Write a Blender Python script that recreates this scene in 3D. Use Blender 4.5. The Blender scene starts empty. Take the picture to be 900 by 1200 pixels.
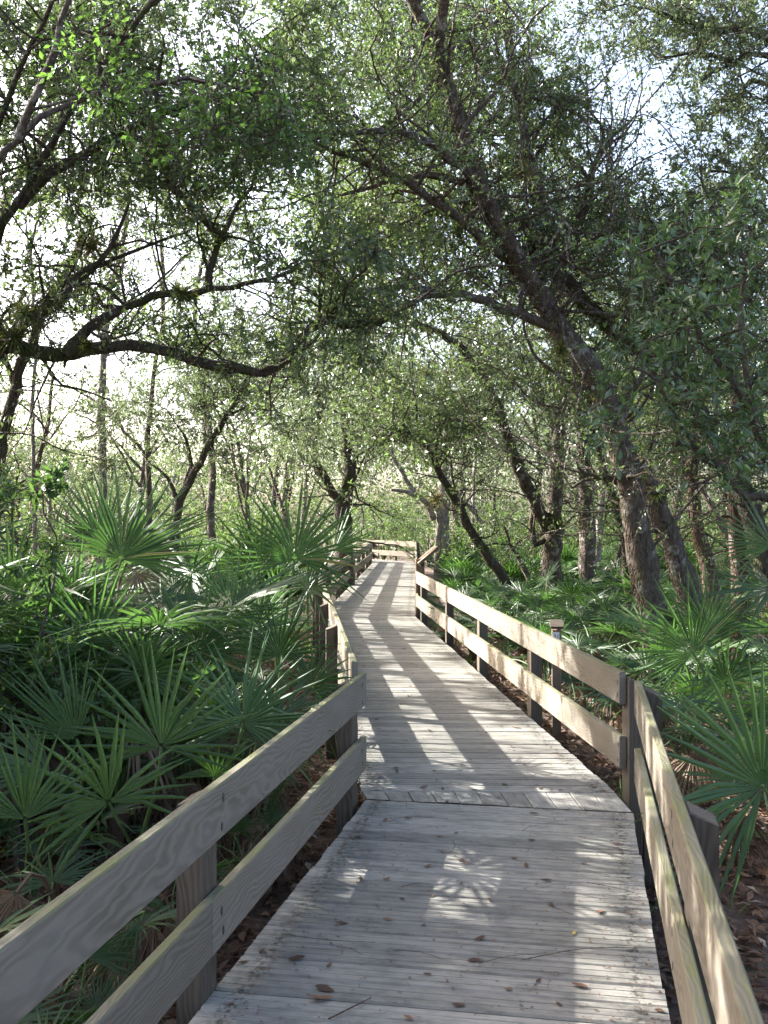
import bpy, math, random
import numpy as np
from mathutils import Vector, Matrix

random.seed(7)
rng = np.random.default_rng(7)
scene = bpy.context.scene
COL = scene.collection
R_ = math.radians

# ------------------------------------------------------------------ camera, sky, sun
CAM_H, FPX, HOR = 1.6, 1200.0, 605.0        # eye height, focal length and horizon row (900x1200 photograph)
cam_d = bpy.data.cameras.new('camera')
cam_d.sensor_fit = 'VERTICAL'; cam_d.sensor_height = 36; cam_d.sensor_width = 27; cam_d.lens = 36
cam_d.clip_start = 0.05; cam_d.clip_end = 1500
cam = bpy.data.objects.new('camera', cam_d); COL.objects.link(cam)
cam.location = (0, 0, CAM_H); cam.rotation_euler = (R_(90) + math.atan((HOR - 600) / FPX), 0, 0)
scene.camera = cam

SUN_AZ, SUN_EL = R_(62), R_(30)             # azimuth counted to the left of the view
S = np.array([-math.sin(SUN_AZ) * math.cos(SUN_EL), math.cos(SUN_AZ) * math.cos(SUN_EL), math.sin(SUN_EL)])
world = bpy.data.worlds.new('World'); scene.world = world; world.use_nodes = True
wn = world.node_tree
sky = wn.nodes.new('ShaderNodeTexSky'); sky.sky_type = 'NISHITA'; sky.sun_disc = False
sky.sun_elevation = SUN_EL; sky.sun_rotation = -SUN_AZ
sky.air_density = 0.7; sky.dust_density = 4.5; sky.ozone_density = 0.0
bg = wn.nodes['Background']; bg.inputs['Strength'].default_value = 0.15
wn.links.new(sky.outputs[0], bg.inputs['Color'])
sun_d = bpy.data.lights.new('sun', 'SUN'); sun_d.energy = 5.0; sun_d.angle = R_(0.5); sun_d.color = (1.0, 0.975, 0.94)
sun = bpy.data.objects.new('sun', sun_d); COL.objects.link(sun)
sun.rotation_euler = Vector(S).to_track_quat('Z', 'Y').to_euler()
scene.view_settings.view_transform = 'Standard'; scene.view_settings.look = 'None'
scene.view_settings.gamma = 1.0
scene.view_settings.exposure = 2.42

# ------------------------------------------------------------------ helpers
def P(px, py, Z):
    """a point Z metres ahead of the camera, seen at photo pixel (px, py)"""
    return np.array([(px - 450) * Z / FPX, Z, CAM_H - (py - HOR) * Z / FPX])

def mesh_from(name, V, F, mats, mi=None, smooth=False):
    """F: list of arrays (n,3) or (n,4)"""
    me = bpy.data.meshes.new(name)
    V = np.asarray(V, dtype=np.float32).reshape(-1, 3)
    if not isinstance(F, list): F = [F]
    F = [np.asarray(f, dtype=np.int32) for f in F if len(f)]
    nl = sum(f.size for f in F); nf = sum(len(f) for f in F)
    me.vertices.add(len(V)); me.vertices.foreach_set('co', V.ravel())
    me.loops.add(nl); me.polygons.add(nf)
    me.loops.foreach_set('vertex_index', np.concatenate([f.ravel() for f in F]))
    tot = np.concatenate([np.full(len(f), f.shape[1], np.int32) for f in F])
    start = np.concatenate([[0], np.cumsum(tot)[:-1]]).astype(np.int32)
    me.polygons.foreach_set('loop_start', start)
    if mi is not None: me.polygons.foreach_set('material_index', np.asarray(mi, np.int32))
    me.polygons.foreach_set('use_smooth', np.full(nf, smooth, bool))
    me.update(calc_edges=True); me.validate()
    for m in (mats if isinstance(mats, (list, tuple)) else [mats]): me.materials.append(m)
    return me

def link(name, data, parent=None, loc=(0, 0, 0), rot=None):
    o = bpy.data.objects.new(name, data); COL.objects.link(o)
    o.location = loc
    if rot is not None: o.rotation_euler = rot
    if parent is not None: o.parent = parent
    return o

def tag(o, label=None, cat=None, group=None, kind=None):
    if label: o['label'] = label
    if cat: o['category'] = cat
    if group: o['group'] = group
    if kind: o['kind'] = kind
    return o

def thing(name, label, cat, loc=(0, 0, 0), rz=0, group=None):
    o = link(name, None, None, loc, (0, 0, rz)); o.empty_display_size = 0.2
    return tag(o, label, cat, group)

class Geo:
    """collects tubes, boxes and faces into one mesh"""
    def __init__(s): s.V = []; s.F4 = []; s.F3 = []; s.m4 = []; s.m3 = []; s.n = 0
    def add(s, V, F4=None, F3=None, m=0):
        V = np.asarray(V, float).reshape(-1, 3)
        if F4 is not None and len(F4): s.F4.append(np.asarray(F4) + s.n); s.m4.append(np.full(len(F4), m))
        if F3 is not None and len(F3): s.F3.append(np.asarray(F3) + s.n); s.m3.append(np.full(len(F3), m))
        s.V.append(V); s.n += len(V)
    def tube(s, pts, rad, k=8, m=0, cap=True, rough=0.0):
        pts = np.asarray(pts, float); n = len(pts)
        rad = np.broadcast_to(np.asarray(rad, float), (n,))
        T = np.gradient(pts, axis=0); T /= np.linalg.norm(T, axis=1)[:, None] + 1e-9
        ref = np.array([0.0, 0, 1]) if abs(T[0][2]) < 0.9 else np.array([1.0, 0, 0])
        u = np.cross(T[0], ref); u /= np.linalg.norm(u)
        U = np.zeros_like(pts)
        for i in range(n):
            u = u - T[i] * np.dot(u, T[i]); u /= np.linalg.norm(u) + 1e-9; U[i] = u
        W = np.cross(T, U)
        a = np.arange(k) * 2 * np.pi / k
        rr = rad[:, None] * (1 + (rng.normal(0, rough, (n, k)) if rough else np.zeros((n, k))))
        V = pts[:, None, :] + rr[:, :, None] * (np.cos(a)[None, :, None] * U[:, None, :] + np.sin(a)[None, :, None] * W[:, None, :])
        i = np.arange(n - 1)[:, None] * k; j = np.arange(k)[None, :]; j2 = (j + 1) % k
        F = np.stack([i + j, i + j2, i + k + j2, i + k + j], -1).reshape(-1, 4)
        s.add(V, F, m=m)
        if cap:
            for e in (0, n - 1):
                b = s.n; s.add(np.vstack([V[e], pts[e][None]]), None, [[q, (q + 1) % k, k] if e else [(q + 1) % k, q, k] for q in range(k)], m)
    def box(s, c, d, m=0, ax=None):
        c = np.asarray(c, float); d = np.asarray(d, float) / 2
        q = np.array([[x, y, z] for x in (-1, 1) for y in (-1, 1) for z in (-1, 1)]) * d
        if ax is not None: q = q @ np.asarray(ax, float)
        s.add(q + c, [[0, 1, 3, 2], [4, 6, 7, 5], [0, 4, 5, 1], [2, 3, 7, 6], [0, 2, 6, 4], [1, 5, 7, 3]], m=m)
    def mesh(s, name, mats, smooth=False):
        F, mi = [], []
        if s.F4: F.append(np.vstack(s.F4)); mi.append(np.concatenate(s.m4))
        if s.F3: F.append(np.vstack(s.F3)); mi.append(np.concatenate(s.m3))
        return mesh_from(name, np.vstack(s.V), F, mats, np.concatenate(mi), smooth)

def spline(ctrl, step=0.15, wig=0.0):
    """Catmull-Rom through control rows (any columns)"""
    c = np.asarray(ctrl, float)
    c = np.vstack([2 * c[0] - c[1], c, 2 * c[-1] - c[-2]])
    out = []
    for i in range(1, len(c) - 2):
        d = np.linalg.norm(c[i + 1][:3] - c[i][:3]); n = max(2, int(d / step))
        t = np.linspace(0, 1, n, endpoint=False)[:, None]
        out.append(0.5 * (2 * c[i] + (c[i + 1] - c[i - 1]) * t + (2 * c[i - 1] - 5 * c[i] + 4 * c[i + 1] - c[i + 2]) * t ** 2 + (3 * c[i] - c[i - 1] - 3 * c[i + 1] + c[i + 2]) * t ** 3))
    out.append(c[-2][None]); o = np.vstack(out)
    if wig: o[1:-1, :3] += rng.normal(0, wig, (len(o) - 2, 3))
    return o

def unit(v): return v / (np.linalg.norm(v, axis=-1, keepdims=True) + 1e-9)

_G = np.random.default_rng(3).random((256, 256))
def vnoise(x, y):
    xi = np.floor(x).astype(int); yi = np.floor(y).astype(int); fx = x - xi; fy = y - yi
    fx = fx * fx * (3 - 2 * fx); fy = fy * fy * (3 - 2 * fy)
    g = lambda a, b: _G[a % 256, b % 256]
    return (g(xi, yi) * (1 - fx) + g(xi + 1, yi) * fx) * (1 - fy) + (g(xi, yi + 1) * (1 - fx) + g(xi + 1, yi + 1) * fx) * fy

def ground_z(x, y):
    x = np.asarray(x, float); y = np.asarray(y, float)
    return -0.42 + 0.16 * (vnoise(x * .35 + 9, y * .35 + 4) - .5) + 0.07 * (vnoise(x * 1.3, y * 1.3) - .5)

# ------------------------------------------------------------------ materials
def mat(name):
    m = bpy.data.materials.new(name); m.use_nodes = True
    nt = m.node_tree; b = nt.nodes['Principled BSDF']
    return m, nt, b

def node(nt, t, **kw):
    n = nt.nodes.new(t)
    for k, v in kw.items():
        if k in n.inputs: n.inputs[k].default_value = v
        else: setattr(n, k, v)
    return n

def ramp(nt, fac, stops):
    r = nt.nodes.new('ShaderNodeValToRGB'); e = r.color_ramp.elements
    while len(e) < len(stops): e.new(0.5)
    for i, (p, c) in enumerate(stops):
        e[i].position = p; e[i].color = (*c, 1) if len(c) == 3 else c
    nt.links.new(fac, r.inputs[0]); return r.outputs[0]

def mixc(nt, fac, a, b, mode='MIX'):
    n = nt.nodes.new('ShaderNodeMix'); n.data_type = 'RGBA'; n.blend_type = mode
    for s, v in ((n.inputs['Factor'], fac), (n.inputs['A'], a), (n.inputs['B'], b)):
        if hasattr(v, 'links'): nt.links.new(v, s)
        elif isinstance(v, (int, float)): s.default_value = v
        else: s.default_value = (*v, 1)
    return n.outputs['Result']

def math_(nt, op, a, b=None, c=None, clamp=False):
    n = nt.nodes.new('ShaderNodeMath'); n.operation = op; n.use_clamp = clamp
    for i, v in enumerate((a, b, c)):
        if v is None: continue
        if hasattr(v, 'links'): nt.links.new(v, n.inputs[i])
        else: n.inputs[i].default_value = v
    return n.outputs[0]

def noise(nt, vec, scale, detail=4, rough=0.55, dist=0.0):
    n = node(nt, 'ShaderNodeTexNoise', Scale=scale, Detail=detail, Roughness=rough, Distortion=dist)
    if vec is not None: nt.links.new(vec, n.inputs['Vector'])
    return n.outputs['Fac']

def mapping(nt, vec, scale=(1, 1, 1), rot=(0, 0, 0), loc=None):
    n = node(nt, 'ShaderNodeMapping'); n.inputs['Scale'].default_value = scale; n.inputs['Rotation'].default_value = rot
    nt.links.new(vec, n.inputs['Vector'])
    if loc is not None: nt.links.new(loc, n.inputs['Location'])
    return n.outputs[0]

def bump(nt, h, strength=0.3, dist=0.01):
    n = node(nt, 'ShaderNodeBump', Strength=strength, Distance=dist); nt.links.new(h, n.inputs['Height']); return n.outputs[0]

def leaf_material(name, dark, light, trans, t_fac=0.35, rough=0.42, spec=0.5, clump=0.8, odd=None, objvar=0.35):
    m, nt, b = mat(name); L = nt.links
    geo = node(nt, 'ShaderNodeNewGeometry'); oi = node(nt, 'ShaderNodeObjectInfo')
    rnd = geo.outputs['Random Per Island']
    cl = noise(nt, geo.outputs['Position'], clump, 2)
    f = math_(nt, 'ADD', math_(nt, 'MULTIPLY', rnd, 0.55), math_(nt, 'MULTIPLY', math_(nt, 'SUBTRACT', cl, 0.3), 0.9))
    f = math_(nt, 'ADD', f, math_(nt, 'MULTIPLY', math_(nt, 'SUBTRACT', oi.outputs['Random'], 0.5), objvar), clamp=True)
    c = ramp(nt, f, [(0.1, dark), (0.95, light)])
    if odd is not None:
        o = math_(nt, 'GREATER_THAN', rnd, 0.965); c = mixc(nt, o, c, odd)
    L.new(c, b.inputs['Base Color']); b.inputs['Roughness'].default_value = rough
    b.inputs['Specular IOR Level'].default_value = spec
    tr = node(nt, 'ShaderNodeBsdfTranslucent')
    tc = mixc(nt, 0.75, c, trans); L.new(tc, tr.inputs['Color'])
    mx = node(nt, 'ShaderNodeMixShader'); mx.inputs[0].default_value = t_fac
    L.new(b.outputs[0], mx.inputs[1]); L.new(tr.outputs[0], mx.inputs[2])
    L.new(mx.outputs[0], nt.nodes['Material Output'].inputs['Surface'])
    return m

def bark_material(name, c0, c1, lichen, moss, lich_amt=0.55, moss_amt=0.55, sc=1.0):
    m, nt, b = mat(name); L = nt.links
    g = node(nt, 'ShaderNodeNewGeometry'); pos = g.outputs['Position']
    st = mapping(nt, pos, (1, 1, 0.28))
    n1 = noise(nt, st, 26 * sc, 6, 0.65, 0.4)
    v = node(nt, 'ShaderNodeTexVoronoi', Scale=30 * sc); v.feature = 'DISTANCE_TO_EDGE'; L.new(st, v.inputs['Vector'])
    crack = math_(nt, 'MULTIPLY', v.outputs['Distance'], 2.2, clamp=True)
    c = ramp(nt, n1, [(0.3, c0), (0.72, c1)])
    ln = noise(nt, pos, 5.5, 5, 0.65); c = mixc(nt, ramp(nt, ln, [(lich_amt, (0, 0, 0)), (lich_amt + .08, (1, 1, 1))]), c, lichen)
    mn = noise(nt, pos, 2.3, 4, 0.6); c = mixc(nt, ramp(nt, mn, [(moss_amt, (0, 0, 0)), (moss_amt + .12, (.85, .85, .85))]), c, moss)
    L.new(c, b.inputs['Base Color']); b.inputs['Roughness'].default_value = 0.9; b.inputs['Specular IOR Level'].default_value = 0.2
    h = math_(nt, 'ADD', math_(nt, 'MULTIPLY', crack, 0.6), n1)
    L.new(bump(nt, h, 1.0, 0.045), b.inputs['Normal'])
    return m

def wood_material(name, early, late, grey, green, green_amt, grain=26.0, rings=True, tilt=0.05, rough=0.8):
    """sawn board: grain follows the object's own X axis"""
    m, nt, b = mat(name); L = nt.links
    tc = node(nt, 'ShaderNodeTexCoord'); oi = node(nt, 'ShaderNodeObjectInfo')
    cmb = node(nt, 'ShaderNodeCombineXYZ'); r = oi.outputs['Random']
    L.new(math_(nt, 'MULTIPLY', r, 37.0), cmb.inputs[0]); L.new(math_(nt, 'MULTIPLY', math_(nt, 'SUBTRACT', r, 0.5), 0.10), cmb.inputs[1])
    L.new(math_(nt, 'MULTIPLY', math_(nt, 'SUBTRACT', r, 0.3), 0.12), cmb.inputs[2])
    co = mapping(nt, tc.outputs['Object'], (1, 1, 1), (0, tilt, tilt * .7), cmb.outputs[0])
    wob = node(nt, 'ShaderNodeTexNoise', Scale=1.6, Detail=3.0); L.new(mapping(nt, co, (0.9, 3, 3)), wob.inputs['Vector'])
    off = node(nt, 'ShaderNodeVectorMath'); off.operation = 'SCALE'; off.inputs['Scale'].default_value = 0.16
    L.new(wob.outputs['Color'], off.inputs[0])
    ad = node(nt, 'ShaderNodeVectorMath'); ad.operation = 'ADD'; L.new(mapping(nt, co, (0.05, 1, 1)), ad.inputs[0]); L.new(off.outputs[0], ad.inputs[1])
    w = node(nt, 'ShaderNodeTexWave', Scale=grain, Distortion=0.6, Detail=2.0); w.wave_type = 'RINGS'; w.rings_direction = 'X'
    L.new(ad.outputs[0], w.inputs['Vector'])
    fine = noise(nt, mapping(nt, co, (1.2, 60, 60)), 3.0, 4, 0.6)
    f = math_(nt, 'ADD', math_(nt, 'MULTIPLY', w.outputs['Fac'], 0.62 if rings else 0.25), math_(nt, 'MULTIPLY', fine, 0.5))
    c = ramp(nt, f, [(0.25, early), (0.8, late)])
    weather = noise(nt, mapping(nt, co, (1.0, 4, 4)), 2.2, 5, 0.6)
    c = mixc(nt, ramp(nt, weather, [(0.35, (0, 0, 0)), (0.75, (.8, .8, .8))]), c, grey)
    gn = noise(nt, mapping(nt, co, (1.3, 6, 6)), 3.0, 4, 0.65)
    gm = ramp(nt, gn, [(green_amt, (0, 0, 0)), (green_amt + .22, (.8, .8, .8))])
    c = mixc(nt, gm, c, green)
    hsv = node(nt, 'ShaderNodeHueSaturation'); L.new(c, hsv.inputs['Color'])
    L.new(math_(nt, 'ADD', 0.85, math_(nt, 'MULTIPLY', r, 0.3)), hsv.inputs['Value'])
    L.new(hsv.outputs[0], b.inputs['Base Color']); b.inputs['Roughness'].default_value = rough; b.inputs['Specular IOR Level'].default_value = 0.3
    L.new(bump(nt, f, 0.35, 0.004), b.inputs['Normal'])
    return m

M = {}
M['rail'] = wood_material('rail_wood', (.186, .157, .116), (.120, .098, .070), (.187, .167, .138), (.13, .127, .07), 0.60)
M['rail_top'] = wood_material('rail_wood_algae', (.15, .135, .085), (.105, .094, .055), (.16, .148, .112), (.125, .13, .048), 0.42)
M['post'] = wood_material('post_wood', (.10, .08, .058), (.06, .045, .032), (.10, .085, .066), (.075, .078, .035), 0.62, 20)
M['sign_wood'] = wood_material('sign_wood', (.20, .13, .085), (.14, .09, .06), (.19, .15, .11), (.14, .13, .06), 0.66, 20)

def deck_material():
    m, nt, b = mat('deck_boards'); L = nt.links
    tc = node(nt, 'ShaderNodeTexCoord'); oi = node(nt, 'ShaderNodeObjectInfo'); g = node(nt, 'ShaderNodeNewGeometry')
    r = oi.outputs['Random']; cmb = node(nt, 'ShaderNodeCombineXYZ')
    L.new(math_(nt, 'MULTIPLY', r, 53.0), cmb.inputs[0]); L.new(math_(nt, 'MULTIPLY', r, 17.0), cmb.inputs[1])
    co = mapping(nt, tc.outputs['Object'], (1, 1, 1), (0, 0, 0), cmb.outputs[0])
    fib = noise(nt, mapping(nt, co, (1.5, 70, 8)), 2.0, 5, 0.65)
    blot = noise(nt, mapping(nt, co, (2.5, 6, 1)), 2.4, 5, 0.68)
    c = ramp(nt, fib, [(0.25, (.170, .160, .136)), (0.75, (.298, .282, .244))])
    c = mixc(nt, ramp(nt, blot, [(0.44, (0, 0, 0)), (0.68, (.85, .85, .85))]), c, (.10, .097, .082))
    pos = g.outputs['Position']
    big = noise(nt, pos, 1.1, 4, 0.6)
    c = mixc(nt, ramp(nt, big, [(0.45, (0, 0, 0)), (0.75, (.5, .5, .5))]), c, (.185, .187, .145))
    # grime that gathers beside the railings, a hand's width in from the ends of the boards
    sx = node(nt, 'ShaderNodeSeparateXYZ'); L.new(tc.outputs['Object'], sx.inputs[0])
    d = math_(nt, 'ABSOLUTE', math_(nt, 'SUBTRACT', math_(nt, 'ABSOLUTE', sx.outputs[0]), 0.655))
    band = math_(nt, 'SUBTRACT', 1.0, math_(nt, 'MULTIPLY', d, 16.0), clamp=True)
    sp = noise(nt, pos, 34, 3, 0.7)
    c = mixc(nt, math_(nt, 'MULTIPLY', band, ramp(nt, sp, [(0.46, (0, 0, 0)), (0.6, (1, 1, 1))])), c, (.045, .042, .03))
    spots = noise(nt, pos, 60, 2, 0.5); c = mixc(nt, ramp(nt, spots, [(0.70, (0, 0, 0)), (0.76, (.6, .6, .6))]), c, (.10, .09, .07))
    hsv = node(nt, 'ShaderNodeHueSaturation'); L.new(c, hsv.inputs['Color'])
    L.new(math_(nt, 'ADD', 0.72, math_(nt, 'MULTIPLY', r, 0.54)), hsv.inputs['Value'])
    L.new(hsv.outputs[0], b.inputs['Base Color']); b.inputs['Roughness'].default_value = 0.78; b.inputs['Specular IOR Level'].default_value = 0.35
    w = node(nt, 'ShaderNodeTexWave', Scale=14.5, Distortion=0.25); w.wave_type = 'BANDS'; w.bands_direction = 'Y'
    L.new(tc.outputs['Object'], w.inputs['Vector'])
    L.new(bump(nt, math_(nt, 'ADD', math_(nt, 'MULTIPLY', fib, 0.6), math_(nt, 'MULTIPLY', w.outputs['Fac'], 0.3)), 0.5, 0.004), b.inputs['Normal'])
    return m
M['deck'] = deck_material()

def ground_material():
    m, nt, b = mat('forest_floor'); L = nt.links
    g = node(nt, 'ShaderNodeNewGeometry'); pos = g.outputs['Position']
    n1 = noise(nt, pos, 14, 6, 0.7); n2 = noise(nt, pos, 0.7, 4, 0.6); n3 = noise(nt, pos, 60, 3, 0.6)
    c = ramp(nt, n1, [(0.28, (.035, .024, .016)), (0.5, (.10, .062, .042)), (0.74, (.21, .145, .105))])
    c = mixc(nt, ramp(nt, n3, [(0.55, (0, 0, 0)), (0.7, (.7, .7, .7))]), c, (.20, .14, .105))
    c = mixc(nt, ramp(nt, n2, [(0.55, (0, 0, 0)), (0.68, (.7, .7, .7))]), c, (.06, .085, .03))
    L.new(c, b.inputs['Base Color']); b.inputs['Roughness'].default_value = 0.95
    L.new(bump(nt, n1, 1.0, 0.05), b.inputs['Normal']); return m
M['ground'] = ground_material()

M['oak'] = leaf_material('oak_leaf', (.030, .050, .022), (.090, .124, .060), (.19, .29, .075), 0.40, 0.30, 0.75, 0.9)
M['oak_bright'] = leaf_material('oak_leaf_young', (.028, .065, .018), (.08, .145, .040), (.19, .38, .05), 0.38, 0.42, 0.5, 0.9)
M['oak_grey'] = leaf_material('oak_leaf_grey', (.036, .052, .030), (.100, .130, .076), (.18, .25, .09), 0.40, 0.32, 0.7, 0.7)
M['laurel'] = leaf_material('laurel_leaf', (.026, .055, .026), (.066, .11, .05), (.14, .26, .05), 0.30, 0.28, 0.6, 1.3)
M['shrub'] = leaf_material('shrub_leaf', (.025, .055, .020), (.06, .11, .035), (.16, .30, .05), 0.32, 0.40, 0.5, 1.4)
M['bush'] = leaf_material('bush_leaf', (.030, .055, .020), (.092, .138, .050), (.18, .29, .055), 0.40, 0.45, 0.45, 0.5, objvar=0.9)
M['woods'] = leaf_material('woods_leaf', (.030, .044, .026), (.094, .122, .07), (.16, .23, .08), 0.36, 0.5, 0.4, 0.32)
M['palm'] = leaf_material('palmetto_leaf', (.024, .051, .019), (.062, .106, .038), (.13, .29, .045), 0.30, 0.48, 0.32, 0.9, odd=(.20, .15, .06), objvar=0.8)
M['palm_light'] = leaf_material('palmetto_leaf_pale', (.042, .088, .038), (.082, .138, .058), (.15, .31, .055), 0.26, 0.5, 0.3, 0.9)
M['palm_dead'] = leaf_material('palmetto_leaf_dead', (.085, .055, .034), (.22, .155, .105), (.25, .16, .09), 0.2, 0.7, 0.25, 2.0, objvar=0.6)
M['stalk'] = leaf_material('palmetto_stalk', (.05, .10, .03), (.10, .16, .05), (.16, .26, .05), 0.05, 0.45, 0.4, 1.0)
M['litter'] = leaf_material('litter_leaf', (.06, .032, .020), (.25, .155, .10), (.25, .14, .08), 0.12, 0.75, 0.25, 2.5, odd=(.34, .28, .22))
M['fallen'] = leaf_material('fallen_leaf', (.055, .028, .016), (.17, .085, .045), (.25, .12, .05), 0.1, 0.6, 0.35, 3.0, objvar=1.0)
M['fallen_yellow'] = leaf_material('fallen_leaf_yellow', (.26, .20, .04), (.34, .27, .07), (.4, .3, .05), 0.1, 0.6, 0.35)
M['twig'] = bark_material('twig_bark', (.07, .05, .035), (.15, .11, .08), (.2, .18, .15), (.1, .1, .05), .7, .8)
M['moss'] = leaf_material('limb_moss', (.022, .032, .012), (.075, .090, .030), (.16, .2, .05), 0.3, 0.6, 0.3, 3.0)
M['grass'] = leaf_material('grass_blade', (.03, .07, .015), (.09, .15, .035), (.2, .34, .05), 0.35, 0.45, 0.4, 1.2)
M['air'] = leaf_material('air_plant_leaf', (.035, .060, .016), (.11, .125, .04), (.24, .26, .06), 0.3, 0.5, 0.4, 6.0)
M['air_gold'] = leaf_material('air_plant_leaf_tan', (.10, .085, .03), (.22, .18, .07), (.34, .28, .08), 0.3, 0.55, 0.4, 6.0)
M['bark'] = bark_material('oak_bark', (.05, .038, .03), (.155, .125, .10), (.26, .25, .215), (.085, .10, .030), .55, .58)
M['bark_dark'] = bark_material('oak_bark_mossy', (.042, .034, .027), (.13, .108, .086), (.17, .17, .13), (.05, .065, .018), .62, .48)
M['bark_pale'] = bark_material('pale_bark', (.13, .11, .09), (.30, .265, .225), (.38, .36, .32), (.16, .16, .08), .54, .66)
M['bark_red'] = bark_material('reddish_bark', (.075, .048, .036), (.19, .135, .105), (.32, .30, .26), (.10, .11, .035), .58, .6)
mm, nt, b = mat('metal'); b.inputs['Base Color'].default_value = (.03, .025, .022, 1); b.inputs['Roughness'].default_value = .6; M['bolt'] = mm
mm, nt, b = mat('marker_label'); b.inputs['Base Color'].default_value = (.72, .70, .66, 1); b.inputs['Roughness'].default_value = .5; M['label'] = mm
mm, nt, b = mat('marker_ink'); b.inputs['Base Color'].default_value = (.16, .14, .14, 1); b.inputs['Roughness'].default_value = .6; M['ink'] = mm

# ------------------------------------------------------------------ ground
def build_ground():
    xs = np.concatenate([-np.geomspace(600, 14, 14), np.arange(-13.5, 13.6, 0.3), np.geomspace(14, 600, 14)])
    ys = np.concatenate([[-300, -120, -50, -20, -8], np.arange(-4, 22, 0.3), np.geomspace(22, 900, 34)])
    X, Y = np.meshgrid(xs, ys); Z = ground_z(X, Y)
    V = np.stack([X, Y, Z], -1).reshape(-1, 3); nx, ny = len(xs), len(ys)
    i = np.arange(ny - 1)[:, None] * nx + np.arange(nx - 1)[None]
    F = np.stack([i, i + 1, i + nx + 1, i + nx], -1).reshape(-1, 4)
    o = link('ground', mesh_from('ground', V, F, M['ground'], smooth=True))
    tag(o, 'brown forest floor strewn with dead leaves', None, None, 'structure')
build_ground()

# ------------------------------------------------------------------ boardwalk
A1 = R_(10.4)
L1, R1 = np.array([-.097, 5.80]), np.array([1.345, 5.54])      # far end of the near stretch
E1 = np.array([math.sin(A1), math.cos(A1)])
EL = np.array([math.sin(R_(11.5)), math.cos(R_(11.5))]); ER = np.array([math.sin(R_(10.95)), math.cos(R_(10.95))])   # its two edges are not quite parallel
LE = np.array([[-.13, 5.97], [-1.02, 16.45], [-.36, 36.0]])    # left edge of the two far stretches
RE = np.array([[1.34, 5.93], [.50, 16.35], [1.09, 36.0]])      # right edge

walk = link('boardwalk', None); tag(walk, 'weathered grey plank boardwalk winding into the trees', None, None, 'structure')
PROF = [(0, -.007), (.05, 0), (.30, 0), (.325, -.004), (.35, 0), (.65, 0), (.675, -.004), (.70, 0), (.95, 0), (1, -.007)]
TH = .036
def plank(a, b, c, d, prof=PROF):
    """a-b near edge left to right, d-c far edge left to right (plan points)"""
    pts = np.array([a, b, c, d]); o = pts.mean(0); ux = unit((b - a) + (c - d)); uy = np.array([-ux[1], ux[0]])
    j = random.uniform(-.0025, .0025); rl = random.uniform(-.005, .005) if len(prof) > 5 else 0; rr = random.uniform(-.005, .005) if len(prof) > 5 else 0
    V = []
    for t, z in prof:
        for p, q, e in ((a, d, rl), (b, c, rr)):
            r = p + (q - p) * t - o
            V.append((r @ ux + e, r @ uy, z + j))
    n = len(prof)
    for p, e in ((a, rl), (b, rr), (c, rr), (d, rl)):
        r = p - o; V.append((r @ ux + e, r @ uy, -TH))
    F = [[2 * i, 2 * i + 1, 2 * i + 3, 2 * i + 2] for i in range(n - 1)]
    k = 2 * n
    F += [[k, k + 1, 1, 0], [2 * n - 2, 2 * n - 1, k + 2, k + 3], [k + 3, k + 2, k + 1, k]]
    me = mesh_from('plank', V, [np.array(F)], M['deck'])
    # close the ends
    return link('plank', me, walk, (o[0], o[1], 0), (0, 0, math.atan2(ux[1], ux[0])))
W, GAP = .1395, .0075
n1 = 52
for i in range(n1):
    t0, t1 = i * W + GAP, (i + 1) * W
    plank(L1 - EL * t1, R1 - ER * t1, R1 - ER * t0, L1 - EL * t0)
nb = 11                                                          # short boards laid lengthwise in the bend
for i in range(nb):
    t0, t1 = (i + .02) / nb, (i + .98) / nb
    l = lambda A, B, t: A + (B - A) * t
    plank(l(L1, R1, t1) + E1 * .002, l(LE[0], RE[0], t1) - np.array([0, .003]), l(LE[0], RE[0], t0) - np.array([0, .003]), l(L1, R1, t0) + E1 * .002,
          [(0, -.002), (.015, 0), (.5, 0), (.985, 0), (1, -.002)])
def edge(Pl, s):                                                 # 0..2 along a three-point edge
    i = min(int(s), 1); return Pl[i] + (Pl[i + 1] - Pl[i]) * (s - i)
for seg, n in ((0, 75), (1, 139)):
    ln = np.linalg.norm((LE[seg + 1] + RE[seg + 1] - LE[seg] - RE[seg]) / 2)
    g = GAP / ln
    for i in range(n):
        s0, s1 = seg + i / n + g, seg + (i + 1) / n
        s1 = min(s1, seg + 0.99999)
        plank(edge(LE, s0), edge(RE, s0), edge(RE, s1), edge(LE, s1))
D4 = np.array([-.55, .835]); N4 = np.array([.835, .55])              # last stretch, turning left behind the trees
C4 = np.array([1.09, 36.0]); I4 = C4 - N4 * 1.5
for i in range(44):
    a, b2 = C4 + D4 * (i * .1395 + GAP), C4 + D4 * ((i + 1) * .1395)
    plank(b2 - N4 * 1.5, b2, a, a - N4 * 1.5) if False else plank(a - N4 * 1.5, a, b2, b2 - N4 * 1.5)
plank(LE[2] + [.01, .01], RE[2] + [-.01, .01], C4 + [0, .02], C4 + [-.005, .02], [(0, -.006), (.06, 0), (.94, 0), (1, -.006)]) if False else None
def tri_fill():                                                  # wedge of boards in the bend
    A = LE[2]; n = 8
    for i in range(n):
        t0, t1 = i / n + .006, (i + 1) / n
        p0, p1 = A + (I4 - A) * t0, A + (I4 - A) * t1
        plank(p0, C4 + (p0 - C4) * .06, C4 + (p1 - C4) * .06, p1)
tri_fill()
def beam(p, q, z=-.16, h=.235, w=.045):
    g = Geo(); d = q - p; L = np.linalg.norm(d); g.box((L / 2, 0, 0), (L, w, h))
    link('joist', g.mesh('joist', M['post']), walk, (p[0], p[1], z), (0, 0, math.atan2(d[1], d[0])))
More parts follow.
